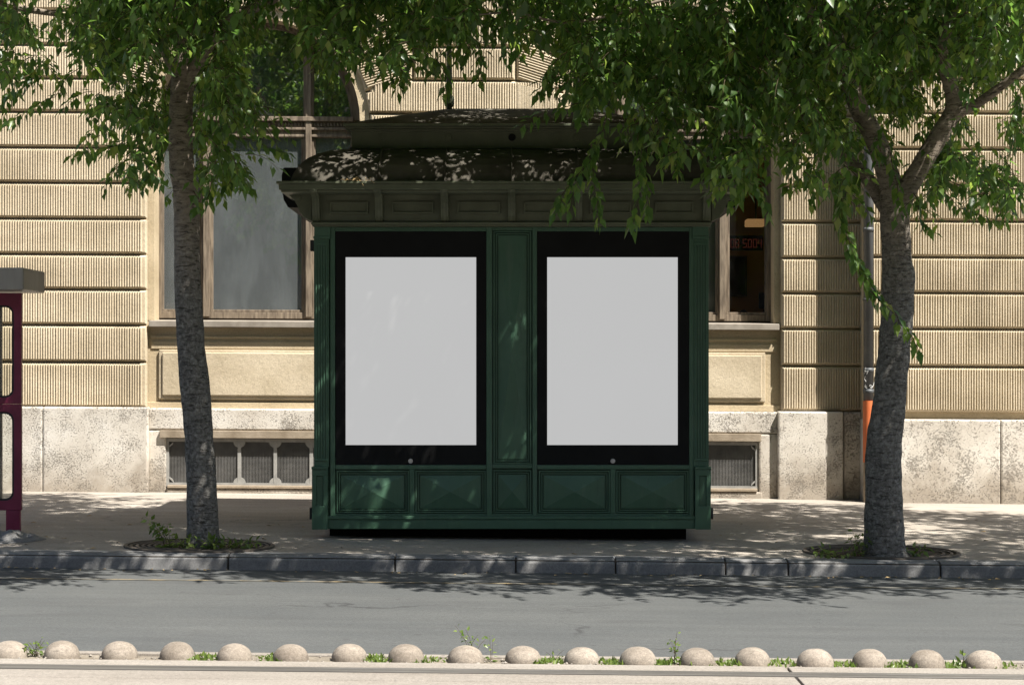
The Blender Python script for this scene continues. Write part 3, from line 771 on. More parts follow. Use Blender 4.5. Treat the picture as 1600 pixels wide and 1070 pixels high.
# poster displays
for x0, x1, lx in ((524.5, 759.5, 641.5), (839.5, 1076.5, 957.5)):
    m = MB(); sx0, sx1 = (540, 744) if x0 < 700 else (855, 1059)
    for q in ((x0, 362, x1, 402), (x0, 695, x1, 725.5), (x0, 402, sx0, 695), (sx1, 402, x1, 695)): m.pbox(*q, DK - 0.004, 0.045)
    dsp = G('poster_display', m, 'black', bevel=0.0)
    m = MB(); m.pbox(sx0, 402, sx1, 695, DK + 0.003, 0.02); build('screen', m, M['screen'], dsp)
    m = MB(); q = P(lx, 720, DK - 0.004); m.cyl((q[0], q[1], q[2]), 0.022, (0, -1, 0), 0.012, 20); build('lock', m, M['steel'], dsp, False, 0.002)
# entablature
m = MB(); m.pbox(486, 347, 1112, 351, DK - 0.11, 0, BACK + 0.1); m.pbox(488, 351, 1110, 354, DK - 0.07, 0, BACK + 0.06); G('moulding', m, 'olive')
m = MB(); m.pbox(487.5, 299, 1111, 347, DK - 0.05, 0, BACK + 0.05)
BRX = [496, 593.5, 695.5, 799.5, 903, 1004.5, 1102]
for a, b in zip(BRX[:-1], BRX[1:]):
    x0, x1 = a + 19, b - 18
    for q in ((x0, 315, x1, 317.5), (x0, 331, x1, 334), (x0, 317.5, x0 + 2.5, 331), (x1 - 2.5, 317.5, x1, 331)): m.pbox(*q, DK - 0.078, 0.04)
    m.pbox(a + 8, 301, b - 8, 304, DK - 0.075, 0.03)
G('frieze', m, 'olive', bevel=0.003)
DC = 17.27
zc = lambda py: H - (py - YH) * DC / F
for x in BRX:
    m = MB()
    prof = [(DK - 0.052, 300), (DC + 0.02, 300), (DC + 0.03, 304), (DK - 0.20, 309), (DK - 0.16, 318), (DK - 0.15, 328), (DK - 0.13, 338), (DK - 0.09, 345), (DK - 0.052, 346.5)]
    xm = (x - CX) * DK / F
    m.prism_x([(y, H - (py - YH) * (DK - 0.1) / F) for y, py in prof], xm - 0.034, xm + 0.034)
    m.prism_x([(y - (0.012 if 0 < i < 8 else 0), H - (py - YH) * (DK - 0.1) / F) for i, (y, py) in enumerate(prof)], xm - 0.012, xm + 0.012)
    G('corbel', m, 'olive', bevel=0.003)
for sg in (-1, 1):
    m = MB(); X = lambda px: 799.5 + sg * (px - 799.5)
    pts = [(487, 299.5), (442, 299.5), (450, 304), (459, 312), (464, 320), (468, 331), (475, 340), (487, 346)]
    m.prism([P(X(x), y, DK - 0.05)[::2] for x, y in pts], DK - 0.045, DK + 0.06)
    q = P(X(465), 309, DK - 0.05)
    for r in (0.034, 0.016): m.cyl((q[0], q[1] + 0.02, q[2]), r, (0, -1, 0), 0.032 if r > 0.02 else 0.045, 18)
    G('corner_corbel', m, 'olive', bevel=0.003)
# cornice (front edge 17.27) as stepped slabs
CB = 20.6
def xr(px, D): return (px - CX) * D / F
m = MB()
m.box(xr(431.5, DC), xr(1167, DC), DC, CB, zc(287), zc(283))
m.box(xr(435, DC), xr(1163.5, DC), DC + 0.02, CB - 0.02, zc(296), zc(287))
m.box(xr(438, DC), xr(1160, DC), DC + 0.05, CB - 0.05, zc(299.6), zc(296))
G('cornice', m, 'olive', bevel=0.004)
# lower roof: convex hipped skirt
def ring(x0, x1, y0, y1, z): return [(x0, y0, z), (x1, y0, z), (x1, y1, z), (x0, y1, z)]
x_a, x_b, y_a, y_b = xr(452, 17.4), xr(1147, 17.4), 17.40, CB - 0.13
x_c, x_d, y_c, y_d = xr(541, 17.98), xr(1058, 17.98), 17.98, CB - 0.66
z_a, z_c = zc(283) - 0.004, H - (233 - YH) * 17.98 / F
prof = [(0, 0), (0.07, 0.24), (0.17, 0.47), (0.32, 0.66), (0.50, 0.80), (0.74, 0.92), (1, 1)]
m = MB(); rr = []
for t, u in prof:
    rr += ring(x_a + (x_c - x_a) * t, x_b + (x_d - x_b) * t, y_a + (y_c - y_a) * t, y_b + (y_d - y_b) * t, z_a + (z_c - z_a) * u)
nr = len(prof)
m.add(rr, [(i * 4 + k, i * 4 + (k + 1) % 4, (i + 1) * 4 + (k + 1) % 4, (i + 1) * 4 + k) for i in range(nr - 1) for k in range(4)] + [(nr * 4 - 4, nr * 4 - 3, nr * 4 - 2, nr * 4 - 1)])
lroof = build('lower_roof', m, M['roof'], kio)
for px in (594.5, 696.5, 799.5, 902.5, 1004.5):
    m = MB()
    xs_ = xr(px, 17.6)
    for s0, s1 in zip(prof[:-1], prof[1:]):
        v = []
        for t, u in (s0, s1):
            y, z = y_a + (y_c - y_a) * t, z_a + (z_c - z_a) * u
            v += [(xs_ - 0.009, y - 0.002, z - 0.002), (xs_ + 0.009, y - 0.002, z - 0.002), (xs_ + 0.006, y - 0.016, z + 0.014), (xs_ - 0.006, y - 0.016, z + 0.014)]
        m.add(v, [(0, 4, 5, 1), (1, 5, 6, 2), (2, 6, 7, 3), (3, 7, 4, 0), (0, 1, 2, 3), (7, 6, 5, 4)])
    build('seam', m, M['roof'], lroof)
# lantern
DL = 18.02
m = MB(); m.box(xr(549, DL), xr(1050, DL), DL, CB - 0.70, z_c - 0.1, H - (199 - YH) * DL / F); m.box(xr(546, DL), xr(1053, DL), DL - 0.02, CB - 0.68, z_c + 0.004, z_c + 0.02)
m.box(xr(546, DL), xr(1053, DL), DL - 0.018, CB - 0.682, H - (206 - YH) * DL / F, H - (200 - YH) * DL / F)
lan = G('lantern', m, 'olive')
for px, big in ((598, 0), (700, 0), (800, 1), (901, 0), (1003, 0)):
    m = MB(); q = P(px, 215, DL)
    m.cyl((q[0], DL + 0.005, q[2]), 0.034, (0, -1, 0), 0.022, 20); m.cyl((q[0], DL + 0.005, q[2]), 0.018, (0, -1, 0), 0.034, 16)
    build('rosette', m, M['black'] if big else M['olive'], lan, False, 0.003)
m = MB(); DE = 17.90; ez = H - (199.5 - YH) * DE / F; ez1 = H - (193 - YH) * DE / F
m.box(xr(536, DE), xr(1064, DE), DE, CB - 0.58, ez + 0.015, ez1); m.box(xr(540, DE), xr(1060, DE), DE + 0.04, CB - 0.62, ez - 0.004, ez + 0.0145)
G('eave', m, 'olive')
DR = 19.12; rz = H - (170 - YH) * DR / F
m = MB(); e0 = ring(xr(538, DE), xr(1062, DE), DE + 0.01, CB - 0.59, ez1 + 0.002)
r0_, r1_ = (xr(700, DR), DR, rz), (xr(902, DR), DR, rz)
m.add(e0 + [r0_, r1_], [(0, 1, 5, 4), (1, 2, 5), (2, 3, 4, 5), (3, 0, 4)])
uroof = build('upper_roof', m, M['roof'], kio)
for px in (702, 900):
    m = MB(); q = P(px, 171, DR); s = DR / F
    m.tube([(q[0], DR, q[2] + (171 - y) * s) for y in (176, 168, 166, 163, 160, 156, 152, 149, 147, 80, 30)], [0.022 * 1.3, 0.03, 0.045, 0.05, 0.048, 0.052, 0.046, 0.03, 0.033, 0.026, 0.020], 14)
    build('finial', m, M['olive'], kio, True)
# awning cassettes on the two ends
for sg in (-1, 1):
    X = lambda px: 799.5 + sg * (px - 799.5)
    m = MB(); Dz = 18.2
    pts = [(476, 262), (443, 262), (440, 274), (440, 292), (443, 312), (450, 324), (476, 325)]
    m.prism([P(X(x), y, Dz)[::2] for x, y in pts], Dz, CB - 0.5)
    G('awning_cassette', m, 'black', bevel=0.006)
# dry litter caught on the cornice
m = MB()
for i in range(26):
    x = xr(random.gauss(556, 8), DC); y = DC + random.uniform(-0.012, 0.09); z = zc(282.5) + random.uniform(0.0, 0.02)
    d = Vector((random.uniform(-1, 1), random.uniform(-1, .4), random.uniform(-0.9, 0.3))).normalized() * random.uniform(0.03, 0.09)
    p = Vector((x, y, z)); m.tube([p, p + d * 0.5 + Vector((0, 0, 0.012)), p + d], [0.0022, 0.003, 0.0012], 4)
tag(centred('dry_litter', m, M['straw'], (xr(556, DC), DC, zc(283))), 'wisp of dry straw hanging over the kiosk cornice edge', 'litter')

# ------------------------------------------------------------------ leaves
def leaves_mesh(name, base, direc, normal, length, width, mat, parent, simple=False):
    """vectorised leaf blades: base point, direction, approximate normal"""
    n = len(base)
    d = direc / np.linalg.norm(direc, axis=1, keepdims=True)
    s = np.cross(d, normal); s /= np.maximum(np.linalg.norm(s, axis=1, keepdims=True), 1e-6)
    u = np.cross(s, d)
    Lc, W = length[:, None], width[:, None]
    if simple:
        V = np.stack([base, base + d * Lc * 0.4 - s * W * 0.5 + u * W * 0.14, base + d * Lc, base + d * Lc * 0.4 + s * W * 0.5 + u * W * 0.14], 1)
        tmpl = [(0, 1, 2), (0, 2, 3)]; sizes = [3, 3]
    else:
        dr = -u * Lc * rng.uniform(0.02, 0.16, (n, 1))
        V = np.stack([base, base + d * Lc * 0.36 - s * W * 0.5 + u * W * 0.16, base + d * Lc * 0.40, base + d * Lc * 0.36 + s * W * 0.5 + u * W * 0.16,
                      base + d * Lc * 0.70 - s * W * 0.23 + u * W * 0.04 + dr * .4, base + d * Lc * 0.70 + s * W * 0.23 + u * W * 0.04 + dr * .4, base + d * Lc + dr], 1)
        tmpl = [(0, 2, 1), (0, 3, 2), (1, 2, 6, 4), (2, 3, 5, 6)]; sizes = [3, 3, 4, 4]
    k = V.shape[1]
    me = bpy.data.meshes.new(name)
    me.vertices.add(n * k); me.vertices.foreach_set('co', V.reshape(-1).astype(np.float32))
    idx = np.concatenate([np.array(t) for t in tmpl])
    loops = (np.arange(n)[:, None] * k + idx[None, :]).reshape(-1)
    me.loops.add(len(loops)); me.loops.foreach_set('vertex_index', loops.astype(np.int32))
    tot = np.tile(np.array(sizes), n); st = np.concatenate([[0], np.cumsum(tot)[:-1]])
    me.polygons.add(len(tot)); me.polygons.foreach_set('loop_start', st.astype(np.int32)); me.polygons.foreach_set('loop_total', tot.astype(np.int32))
    me.update(calc_edges=True); me.validate()
    return link(name, me, mat, parent)

class Foliage:
    def __init__(s): s.b, s.d, s.n, s.l, s.w = [], [], [], [], []; s.tw = MB()
    def leaf(s, p, d, nrm, ln):
        s.b.append(tuple(p)); s.d.append(tuple(d)); s.n.append(tuple(nrm)); s.l.append(ln); s.w.append(ln * random.uniform(0.42, 0.56))
    def along(s, pts, step=0.035, size=0.095, twig=0.004, side=0.8):
        """leaves in alternate pairs along a hanging shoot"""
        pts = [Vector(p) for p in pts]
        acc = 0; k = 0
        for a, b in zip(pts[:-1], pts[1:]):
            seg = (b - a).length; t = (b - a).normalized() if seg > 1e-6 else Vector((0, 0, -1))
            o = t.orthogonal().normalized(); o2 = t.cross(o)
            while acc < seg:
                p = a + t * acc
                ang = k * 2.4 + random.uniform(-0.6, 0.6)
                sd = o * math.cos(ang) + o2 * math.sin(ang)
                d = t * random.uniform(0.2, 0.7) + sd * side + Vector((0, 0, -random.uniform(0.3, 1.1)))
                nn = Vector((random.gauss(0, .55), random.gauss(-0.25, .55), 1.0)) + sd * 0.5
                s.leaf(p + sd * 0.012, d, nn, size * random.uniform(0.65, 1.2))
                acc += step * random.uniform(0.7, 1.3); k += 1
            acc -= seg
        if len(pts) > 1:
            n = len(pts); s.tw.tube(pts, [twig * (1 - 0.7 * i / (n - 1)) for i in range(n)], 4, False)
    def spray(s, p, length, size=0.095, out=None):
        a = random.uniform(0, 2 * PI)
        d = Vector((math.cos(a), math.sin(a), random.uniform(-0.4, 0.35)))
        if out is not None: d = (d * 0.8 + out).normalized()
        q = Vector(p); pts = [q.copy()]
        n = 5
        for i in range(n):
            d = (d + Vector((0, 0, -0.28))).normalized(); q = q + d * length / n; pts.append(q.copy())
        s.along(pts, 0.034, size)
    def done(s, parent, leafname, twigname, mat=None, simple=False):
        o = leaves_mesh(leafname, np.array(s.b), np.array(s.d), np.array(s.n), np.array(s.l), np.array(s.w), mat or M['leaf'], parent, simple)
        if s.tw.v: build(twigname, s.tw, M['twig'], parent)
        return o

def px_of(p): return CX + p[0] * F / p[1], YH + (H - p[2]) * F / p[1]

# ------------------------------------------------------------------ trees
def smooth_path(ctrl, n):
    c = [Vector(p[:3]) for p in ctrl]; r = [p[3] for p in ctrl]; out = []; rad = []
    m = len(c)
    for i in range(m - 1):
        p0, p1, p2, p3 = c[max(i - 1, 0)], c[i], c[i + 1], c[min(i + 2, m - 1)]
        for k in range(n):
            t = k / n
            q = 0.5 * ((2 * p1) + (p2 - p0) * t + (2 * p0 - 5 * p1 + 4 * p2 - p3) * t * t + (3 * p1 - 3 * p2 + p3 - p0) * t ** 3)
            out.append(q); rad.append(r[i] + (r[i + 1] - r[i]) * t)
    out.append(c[-1]); rad.append(r[-1]); return out, rad
def limb(mb, ctrl, n=10, seg=18, rough=0.06):
    """ctrl: (px, py, D, radius in m)"""
    pts, rad = smooth_path([(*P(a, b, D), r) for a, b, D, r in ctrl], n)
    o = len(mb.v); mb.tube(pts, rad, seg, True)
    for i in range(o, len(mb.v)):
        k = (i - o) // seg; c = pts[min(k, len(pts) - 1)]; v = Vector(mb.v[i]); r = rad[min(k, len(rad) - 1)]
        f = 1 + rough * noise.noise(v * 7) + rough * 1.0 * noise.noise(v * 2.3 + Vector((5, 1, 2))) + rough * 0.5 * noise.noise(v * 19)
        mb.v[i] = tuple(c + (v - c) * f)
    return pts

TD = 16.85
def W(px): return px * TD / F / 2
groupT = 'street trees in the pavement'
tL = empty('street_tree', (P(317, 850, TD)[0], TD, pave_z(-2.7, TD)), 'slender grey street tree with leaning bare trunk left of the kiosk', 'tree', groupT)
tb = MB()
limb(tb, [(318, 862, TD, W(62)), (318, 846, TD, W(54)), (317, 825, TD, W(49)), (314, 740, TD, W(47)), (311, 690, TD, W(46)), (305, 610, TD, W(45)), (299, 540, TD, W(42)), (294, 460, TD, W(42)), (292, 380, TD, W(41)),
          (291, 310, TD, W(40)), (284, 260, TD, W(39)), (283, 200, TD, W(36)), (284, 140, TD, W(36)), (290, 80, TD, W(30)), (295, 20, TD, W(25)), (300, -80, TD + .1, W(21)), (310, -250, TD, W(15)), (318, -480, TD, W(8)), (322, -650, TD, W(3))], 10, 22)
build('trunk', tb, M['bark'], tL, True)
lb = MB()
limb(lb, [(288, 150, TD, W(24)), (305, 110, TD - .05, W(22)), (338, 50, TD - .2, W(18)), (362, 28, TD - .25, W(17)), (395, 14, TD - .3, W(16)), (425, 0, TD - .35, W(15)), (470, -40, TD - .5, W(12)), (540, -120, TD - .7, W(8)), (600, -200, TD - .8, W(4))])
limb(lb, [(282, 130, TD, W(18)), (262, 90, TD + .1, W(16)), (230, 30, TD + .2, W(14)), (180, -60, TD + .3, W(11)), (120, -200, TD + .4, W(6)), (80, -330, TD + .5, W(3))])
limb(lb, [(292, 40, TD, W(15)), (250, -20, TD - .5, W(12)), (200, -90, TD - 1.2, W(9)), (150, -160, TD - 2.0, W(4))])
limb(lb, [(298, -30, TD, W(14)), (340, -110, TD + .6, W(11)), (380, -200, TD + 1.3, W(7)), (420, -300, TD + 2.0, W(3))])
limb(lb, [(105, 26, TD - .3, W(5)), (70, 20, TD - .35, W(9)), (30, 13, TD - .4, W(11)), (0, 5, TD - .45, W(12)), (-60, -20, TD - .5, W(12)), (-130, -70, TD - .5, W(11))])
limb(lb, [(270, -60, TD, W(12)), (100, -120, TD - .2, W(11)), (-130, -70, TD - .5, W(10))])
build('limb', lb, M['bark'], tL, True)

tR = empty('street_tree', (P(1383, 866, 16.74)[0], 16.74, pave_z(3.25, 16.74)), 'thick dark street tree with forked trunk right of the kiosk', 'tree', groupT)
T2 = 16.74
tb = MB()
limb(tb, [(1384, 884, T2, W(86)), (1383, 868, T2, W(72)), (1382, 850, T2, W(64)), (1381, 780, T2, W(59)), (1381.5, 695, T2, W(55)), (1387, 650, T2, W(52)), (1391, 620, T2, W(50)), (1396, 560, T2, W(50)), (1401, 500, T2, W(50)), (1403, 450, T2, W(51)), (1403, 430, T2, W(53)),
          (1401, 405, T2, W(47)), (1398, 350, T2, W(46)), (1397, 315, T2, W(47)), (1392, 290, T2, W(38)), (1378, 245, T2, W(32)), (1362, 205, T2, W(31)), (1342, 170, T2 + .05, W(30)), (1325, 120, T2 + .1, W(29)), (1310, 60, T2 + .15, W(28)), (1295, 5, T2 + .2, W(24)), (1275, -100, T2 + .3, W(19)), (1265, -300, T2 + .3, W(12)), (1262, -520, T2 + .3, W(4))], 10, 22)
build('trunk', tb, M['bark'], tR, True)
lb = MB()
limb(lb, [(1402, 335, T2, W(34)), (1418, 295, T2 - .05, W(32)), (1440, 258, T2 - .1, W(30)), (1462, 222, T2 - .12, W(29)), (1484, 185, T2 - .12, W(28)), (1490, 160, T2 - .12, W(24)), (1482, 125, T2 - .1, W(21)), (1472, 90, T2 - .1, W(19)), (1478, 50, T2 - .1, W(19)), (1490, 0, T2, W(18)), (1500, -80, T2, W(15)), (1520, -250, T2 + .2, W(9)), (1530, -420, T2 + .3, W(3))])
limb(lb, [(1482, 190, T2 - .12, W(20)), (1500, 176, T2 - .16, W(17)), (1530, 160, T2 - .2, W(15)), (1565, 135, T2 - .3, W(13)), (1600, 108, T2 - .4, W(12)), (1660, 60, T2 - .5, W(11)), (1740, -30, T2 - .7, W(9)), (1800, -140, T2 - .8, W(4))])
limb(lb, [(1396, 345, T2 + .08, W(26)), (1380, 318, T2 + .16, W(25)), (1360, 285, T2 + .26, W(23)), (1335, 258, T2 + .36, W(21)), (1305, 225, T2 + .5, W(18)), (1255, 180, T2 + .7, W(13)), (1190, 120, T2 + .8, W(9)), (1120, 40, T2 + .6, W(6))])
limb(lb, [(1320, 110, T2, W(20)), (1280, 40, T2 - .4, W(17)), (1220, -30, T2 - .8, W(13)), (1120, -90, T2 - 1.2, W(9)), (1000, -110, T2 - 1.4, W(6)), (900, -90, T2 - 1.4, W(3))])
limb(lb, [(1290, -40, T2 + .2, W(17)), (1200, -140, T2 + .1, W(13)), (1080, -210, T2 - .1, W(10)), (930, -230, T2 - .3, W(5))])
limb(lb, [(1270, -130, T2 + .3, W(14)), (1330, -220, T2 + 1.1, W(10)), (1390, -320, T2 + 1.9, W(4))])
limb(lb, [(1495, -30, T2, W(13)), (1460, -120, T2 - 1.0, W(10)), (1430, -200, T2 - 1.9, W(4))])
limb(lb, [(1190, -20, T2 - .8, W(7)), (1060, -5, T2 - .9, W(6)), (900, 35, T2 - 1.0, W(4.5)), (800, 20, T2 - 1.0, W(3.5)), (700, 30, T2 - 1.0, W(2))], 8, 8)
build('limb', lb, M['bark'], tR, True)

# visible foliage: ellipses (cx, cy, rx, ry, sprays)
BL = [(14, 58, 36, 40, 46), (6, 108, 22, 30, 14), (66, 118, 16, 22, 7), (170, 45, 70, 65, 95), (250, 40, 75, 58, 80), (195, 120, 62, 36, 42), (225, 190, 45, 45, 42),
      (165, 188, 28, 12, 6), (180, 232, 45, 9, 9), (228, 250, 32, 34, 20), (212, 290, 24, 10, 8), (330, 75, 50, 66, 66), (345, 165, 38, 45, 40), (330, 255, 30, 48, 30), (385, 52, 52, 36, 44),
      (385, 215, 30, 26, 12), (360, 285, 26, 18, 9), (312, 322, 18, 10, 5), (480, 35, 60, 38, 62), (525, 70, 38, 50, 46), (546, 100, 12, 22, 8)]
BTOP = [(x, -22, 60, 26, 46) for x in range(190, 1640, 75)]
BR = [(610, 35, 70, 52, 76), (622, 95, 34, 34, 24), (565, 45, 25, 40, 18), (700, 40, 58, 42, 50), (672, 108, 22, 20, 8), (762, 70, 42, 42, 30), (745, 112, 16, 14, 5),
      (870, 58, 68, 66, 88), (905, 128, 40, 34, 26), (960, 80, 80, 82, 110), (965, 160, 55, 25, 22), (1050, 95, 90, 95, 135), (1050, 195, 62, 50, 48), (1068, 252, 26, 18, 9), (1150, 95, 80, 105, 130), (1150, 212, 55, 46, 46), (1150, 278, 32, 24, 20), (1163, 312, 22, 12, 7),
      (1250, 68, 80, 85, 110), (1250, 172, 55, 52, 50), (1240, 238, 28, 32, 15), (1262, 290, 14, 24, 6), (1330, 85, 55, 85, 56), (1305, 235, 26, 30, 18), (1322, 305, 13, 40, 13),
      (1400, 110, 58, 105, 74), (1405, 222, 48, 36, 24), (1480, 55, 90, 65, 92), (1555, 55, 70, 75, 92), (1540, 160, 60, 36, 30), (1480, 205, 40, 36, 20),
      (1468, 282, 42, 34, 36), (1540, 290, 55, 34, 28), (1585, 205, 20, 34, 10), (1432, 325, 14, 34, 10), (1555, 328, 40, 12, 7)]
def near_trunk(px, py, left):
    if left: return 240 < px < 335 and 118 < py < 345
    return (1330 < px < 1440 and 150 < py < 345) or (1425 < px < 1505 and py > 0 and abs(px - (1420 + (300 - py) * 0.42 if py > 170 else 1482)) < 44) or (1500 < px < 1600 and abs(py - (178 - (px - 1500) * .7)) < 34)
OPEN = [(78, 62, 34, 56), (425, 122, 54, 66), (584, 98, 20, 52), (840, 130, 30, 34), (716, 150, 60, 22), (1545, 215, 34, 20)]      # gaps in the crowns
def is_open(px, py): return any(((px - a) / c) ** 2 + ((py - b) / d) ** 2 < 1 for a, b, c, d in OPEN)
def visible(fol, blobs, left, D0):
    for cx, cy, rx, ry, n in blobs:
        for k in range(int(n * (2.5 if (not left and cx > 1180) else 2.15))):
            r = math.sqrt(random.random()); a = random.uniform(0, 2 * PI)
            px, py = cx + rx * r * math.cos(a), cy + ry * r * math.sin(a)
            if is_open(px, py) or is_open(px, py + 22): continue
            if noise.noise(Vector((px / 30, py / 24, 3.1 if left else 8.7))) < -0.13: continue
            D = D0 + random.gauss(-0.1, 0.9)
            D = max(14.9, min(18.4, D))
            if 425 < px < 1175 and py > 120: D = min(D, 16.75 - random.random() * 1.2)
            if near_trunk(px, py, left) and D < D0 + 0.3: 
                if random.random() < 0.95: D = D0 + random.uniform(0.35, 1.5)
            ln = random.uniform(0.16, 0.36)
            py2 = py - 34 * ln / 0.3
            fol.spray(P(px, py2, D), ln, random.uniform(0.082, 0.124))
        if n >= 50:          # the far side of the crown closes the view to the wall
            for k in range(int(n * 0.9)):
                r = 0.85 * math.sqrt(random.random()); a = random.uniform(0, 2 * PI)
                px, py = cx + rx * r * math.cos(a), cy + ry * r * math.sin(a)
                if (425 < px < 1175 and py > 105) or is_open(px, py) or is_open(px, py + 24): continue
                if left and noise.noise(Vector((px / 45, py / 40, 1.7))) < -0.1: continue
                fol.spray(P(px, py - 25, D0 + random.uniform(0.9, 1.9)), random.uniform(0.25, 0.4), 0.115)
def shoot(fol, pts, D, size=0.118, step=0.027):
    q = [Vector(P(x, y, D + 0.08 * math.sin(i * 1.7))) for i, (x, y) in enumerate(pts)]
    path = []
    for a, b in zip(q[:-1], q[1:]):
        for t in (0, .33, .66): path.append(a.lerp(b, t) + Vector((random.uniform(-.012, .012), random.uniform(-.05, .05), random.uniform(-.01, .01))))
    path.append(q[-1]); fol.along(path, step, size, 0.005, 0.55)
fl = Foliage(); visible(fl, BL + [b for b in BTOP if b[0] < 580], True, TD)
for pts, D in (([(120, 105), (85, 150), (50, 172), (12, 192)], 16.2), ([(265, 180), (215, 215), (160, 232), (108, 245)], 16.5), ([(255, 120), (190, 155), (138, 168)], 16.6), ([(330, 200), (400, 222), (458, 242)], 16.0),
               ([(320, 210), (370, 265), (395, 302)], 16.2), ([(255, 215), (225, 275), (198, 300)], 16.4), ([(330, 280), (325, 310), (300, 332)], 16.2), ([(250, 215), (175, 228), (118, 243)], 16.9),
               ([(60, 100), (35, 140), (5, 155)], 16.3), ([(265, 215), (240, 262), (228, 290)], 16.4), ([(345, 215), (368, 270), (350, 300)], 16.7), ([(560, 60), (552, 100), (545, 128)], 16.2), ([(505, 60), (512, 100), (520, 125)], 16.3),
               ([(20, 80), (15, 130), (2, 195)], 16.5)):
    shoot(fl, pts, D); 
fl.done(tL, 'foliage', 'twig')
fr_ = Foliage(); visible(fr_, BR + [b for b in BTOP if b[0] >= 580], False, T2)
for pts, D in (([(960, 140), (938, 215), (905, 275), (890, 330)], 15.9), ([(925, 225), (930, 290), (936, 352)], 15.9), ([(905, 270), (878, 305), (868, 338)], 15.9), ([(990, 170), (1000, 240), (1000, 300), (986, 358)], 16.0), ([(1000, 250), (1010, 290), (1012, 340)], 16.1),
               ([(920, 160), (860, 172), (812, 198)], 15.8), ([(930, 130), (910, 165), (905, 190)], 15.6), ([(800, -30), (788, 30), (792, 104)], 15.2), ([(785, -20), (800, 40), (806, 90)], 15.2),
               ([(1312, 270), (1318, 340), (1335, 405), (1372, 462)], 16.2), ([(1306, 265), (1312, 330), (1330, 398), (1362, 450)], 16.25), ([(1360, 455), (1400, 495), (1425, 525), (1438, 552)], 16.1), ([(1325, 380), (1355, 440), (1385, 480)], 16.2), ([(1140, 230), (1175, 290), (1206, 338)], 15.9),
               ([(1340, -20), (1345, 40), (1352, 76)], 15.3), ([(1330, -30), (1338, 20), (1344, 60)], 15.3), ([(1000, -30), (1000, 20), (1012, 44)], 15.1), ([(1170, 270), (1150, 310), (1140, 325)], 15.8), ([(1100, 200), (1055, 250), (1060, 270)], 16.0),
               ([(1450, 270), (1520, 300), (1600, 312)], 16.3), ([(1450, 280), (1500, 325), (1560, 345)], 16.4), ([(1500, 260), (1570, 285), (1620, 330)], 16.2), ([(1430, 300), (1440, 350), (1462, 368)], 16.4), ([(1590, 150), (1588, 200), (1582, 240)], 16.2),
               ([(1550, 300), (1565, 335), (1570, 352)], 16.3), ([(1300, 210), (1262, 260), (1268, 322)], 16.5), ([(1240, 220), (1240, 280), (1222, 300)], 16.6), ([(1390, 240), (1402, 290), (1405, 325)], 16.3), ([(1380, 200), (1365, 232), (1372, 250)], 16.2),
               ([(620, 60), (628, 110), (620, 150)], 16.2), ([(680, 90), (700, 130), (690, 150)], 16.3), ([(590, 60), (600, 100), (612, 135)], 16.1), ([(750, 80), (752, 110), (748, 130)], 16.2), ([(870, 110), (850, 135), (842, 150)], 15.9)):
    shoot(fr_, pts, D)
fr_.done(tR, 'foliage', 'twig')
# unseen upper crown, shaped to shade the street, with gaps along sun rays
def canopy(parent, cx, cy, cz, rx, ry, rz, n, seed):
    g = np.random.default_rng(seed); sp = []
    gaps = [(Vector(a), r) for a, r in (((-1.62, 17.55, 3.25), 0.5), ((-1.12, 17.6, 0.55), 0.36), ((0.10, 17.6, 1.15), 0.34), ((-1.76, 17.6, 1.2), 0.28),
            ((-0.62, 17.6, 3.25), 0.36), ((0.05, 17.6, 3.2), 0.30), ((-0.35, 18.5, 4.0), 0.36), ((0.75, 18.4, 4.0), 0.34))]  # holes cut towards the sun so flecks land on kiosk front and roofs
    while len(sp) < n:
        p = g.uniform(-1, 1, 3); r = math.hypot(p[0], p[1]); t = (p[2] + 1) / 2
        if r > math.sqrt(max(0.0, 1 - (max(0.0, t - 0.4) / 0.6) ** 2)): continue
        q = (cx + rx * p[0], cy + ry * p[1], cz + rz * p[2])
        if noise.noise(Vector(q) * 0.95 + Vector((seed, 0, 0))) < -0.02: continue
        if noise.noise(Vector(q) * 2.6 + Vector((seed, 9, 0))) < -0.2: continue
        if any(((Vector(q) - a) - Ldir * (Vector(q) - a).dot(Ldir)).length < r_ for a, r_ in gaps): continue
        qx, qy = px_of(q)
        if qy > -60: continue
        sp.append(q)
    sp = np.array(sp); m = 12
    ang = g.uniform(0, 2 * PI, n); d0 = np.stack([np.cos(ang), np.sin(ang), g.uniform(-.7, .1, n)], 1); ln = g.uniform(0.25, 0.5, n)
    t = (np.arange(m) + .5) / m
    base = sp[:, None, :] + d0[:, None, :] * (ln[:, None] * t)[:, :, None]
    base[:, :, 2] -= (t ** 2 * 0.18)[None, :]
    base = base.reshape(-1, 3); k = len(base)
    d = np.repeat(d0, m, 0) * 0.5 + g.normal(0, .55, (k, 3)) + np.array([0, 0, -0.5])
    nn = g.normal(0, .5, (k, 3)) + np.array([0, 0, 1.0])
    l = g.uniform(0.09, 0.14, k)
    leaves_mesh('crown', base, d, nn, l, l * .52, M['leaf'], parent, True)
canopy(tL, -2.7, 16.25, 6.8, 4.0, 3.4, 2.4, 4700, 3)
canopy(tR, 4.1, 16.15, 6.8, 5.6, 3.5, 2.5, 6600, 11)

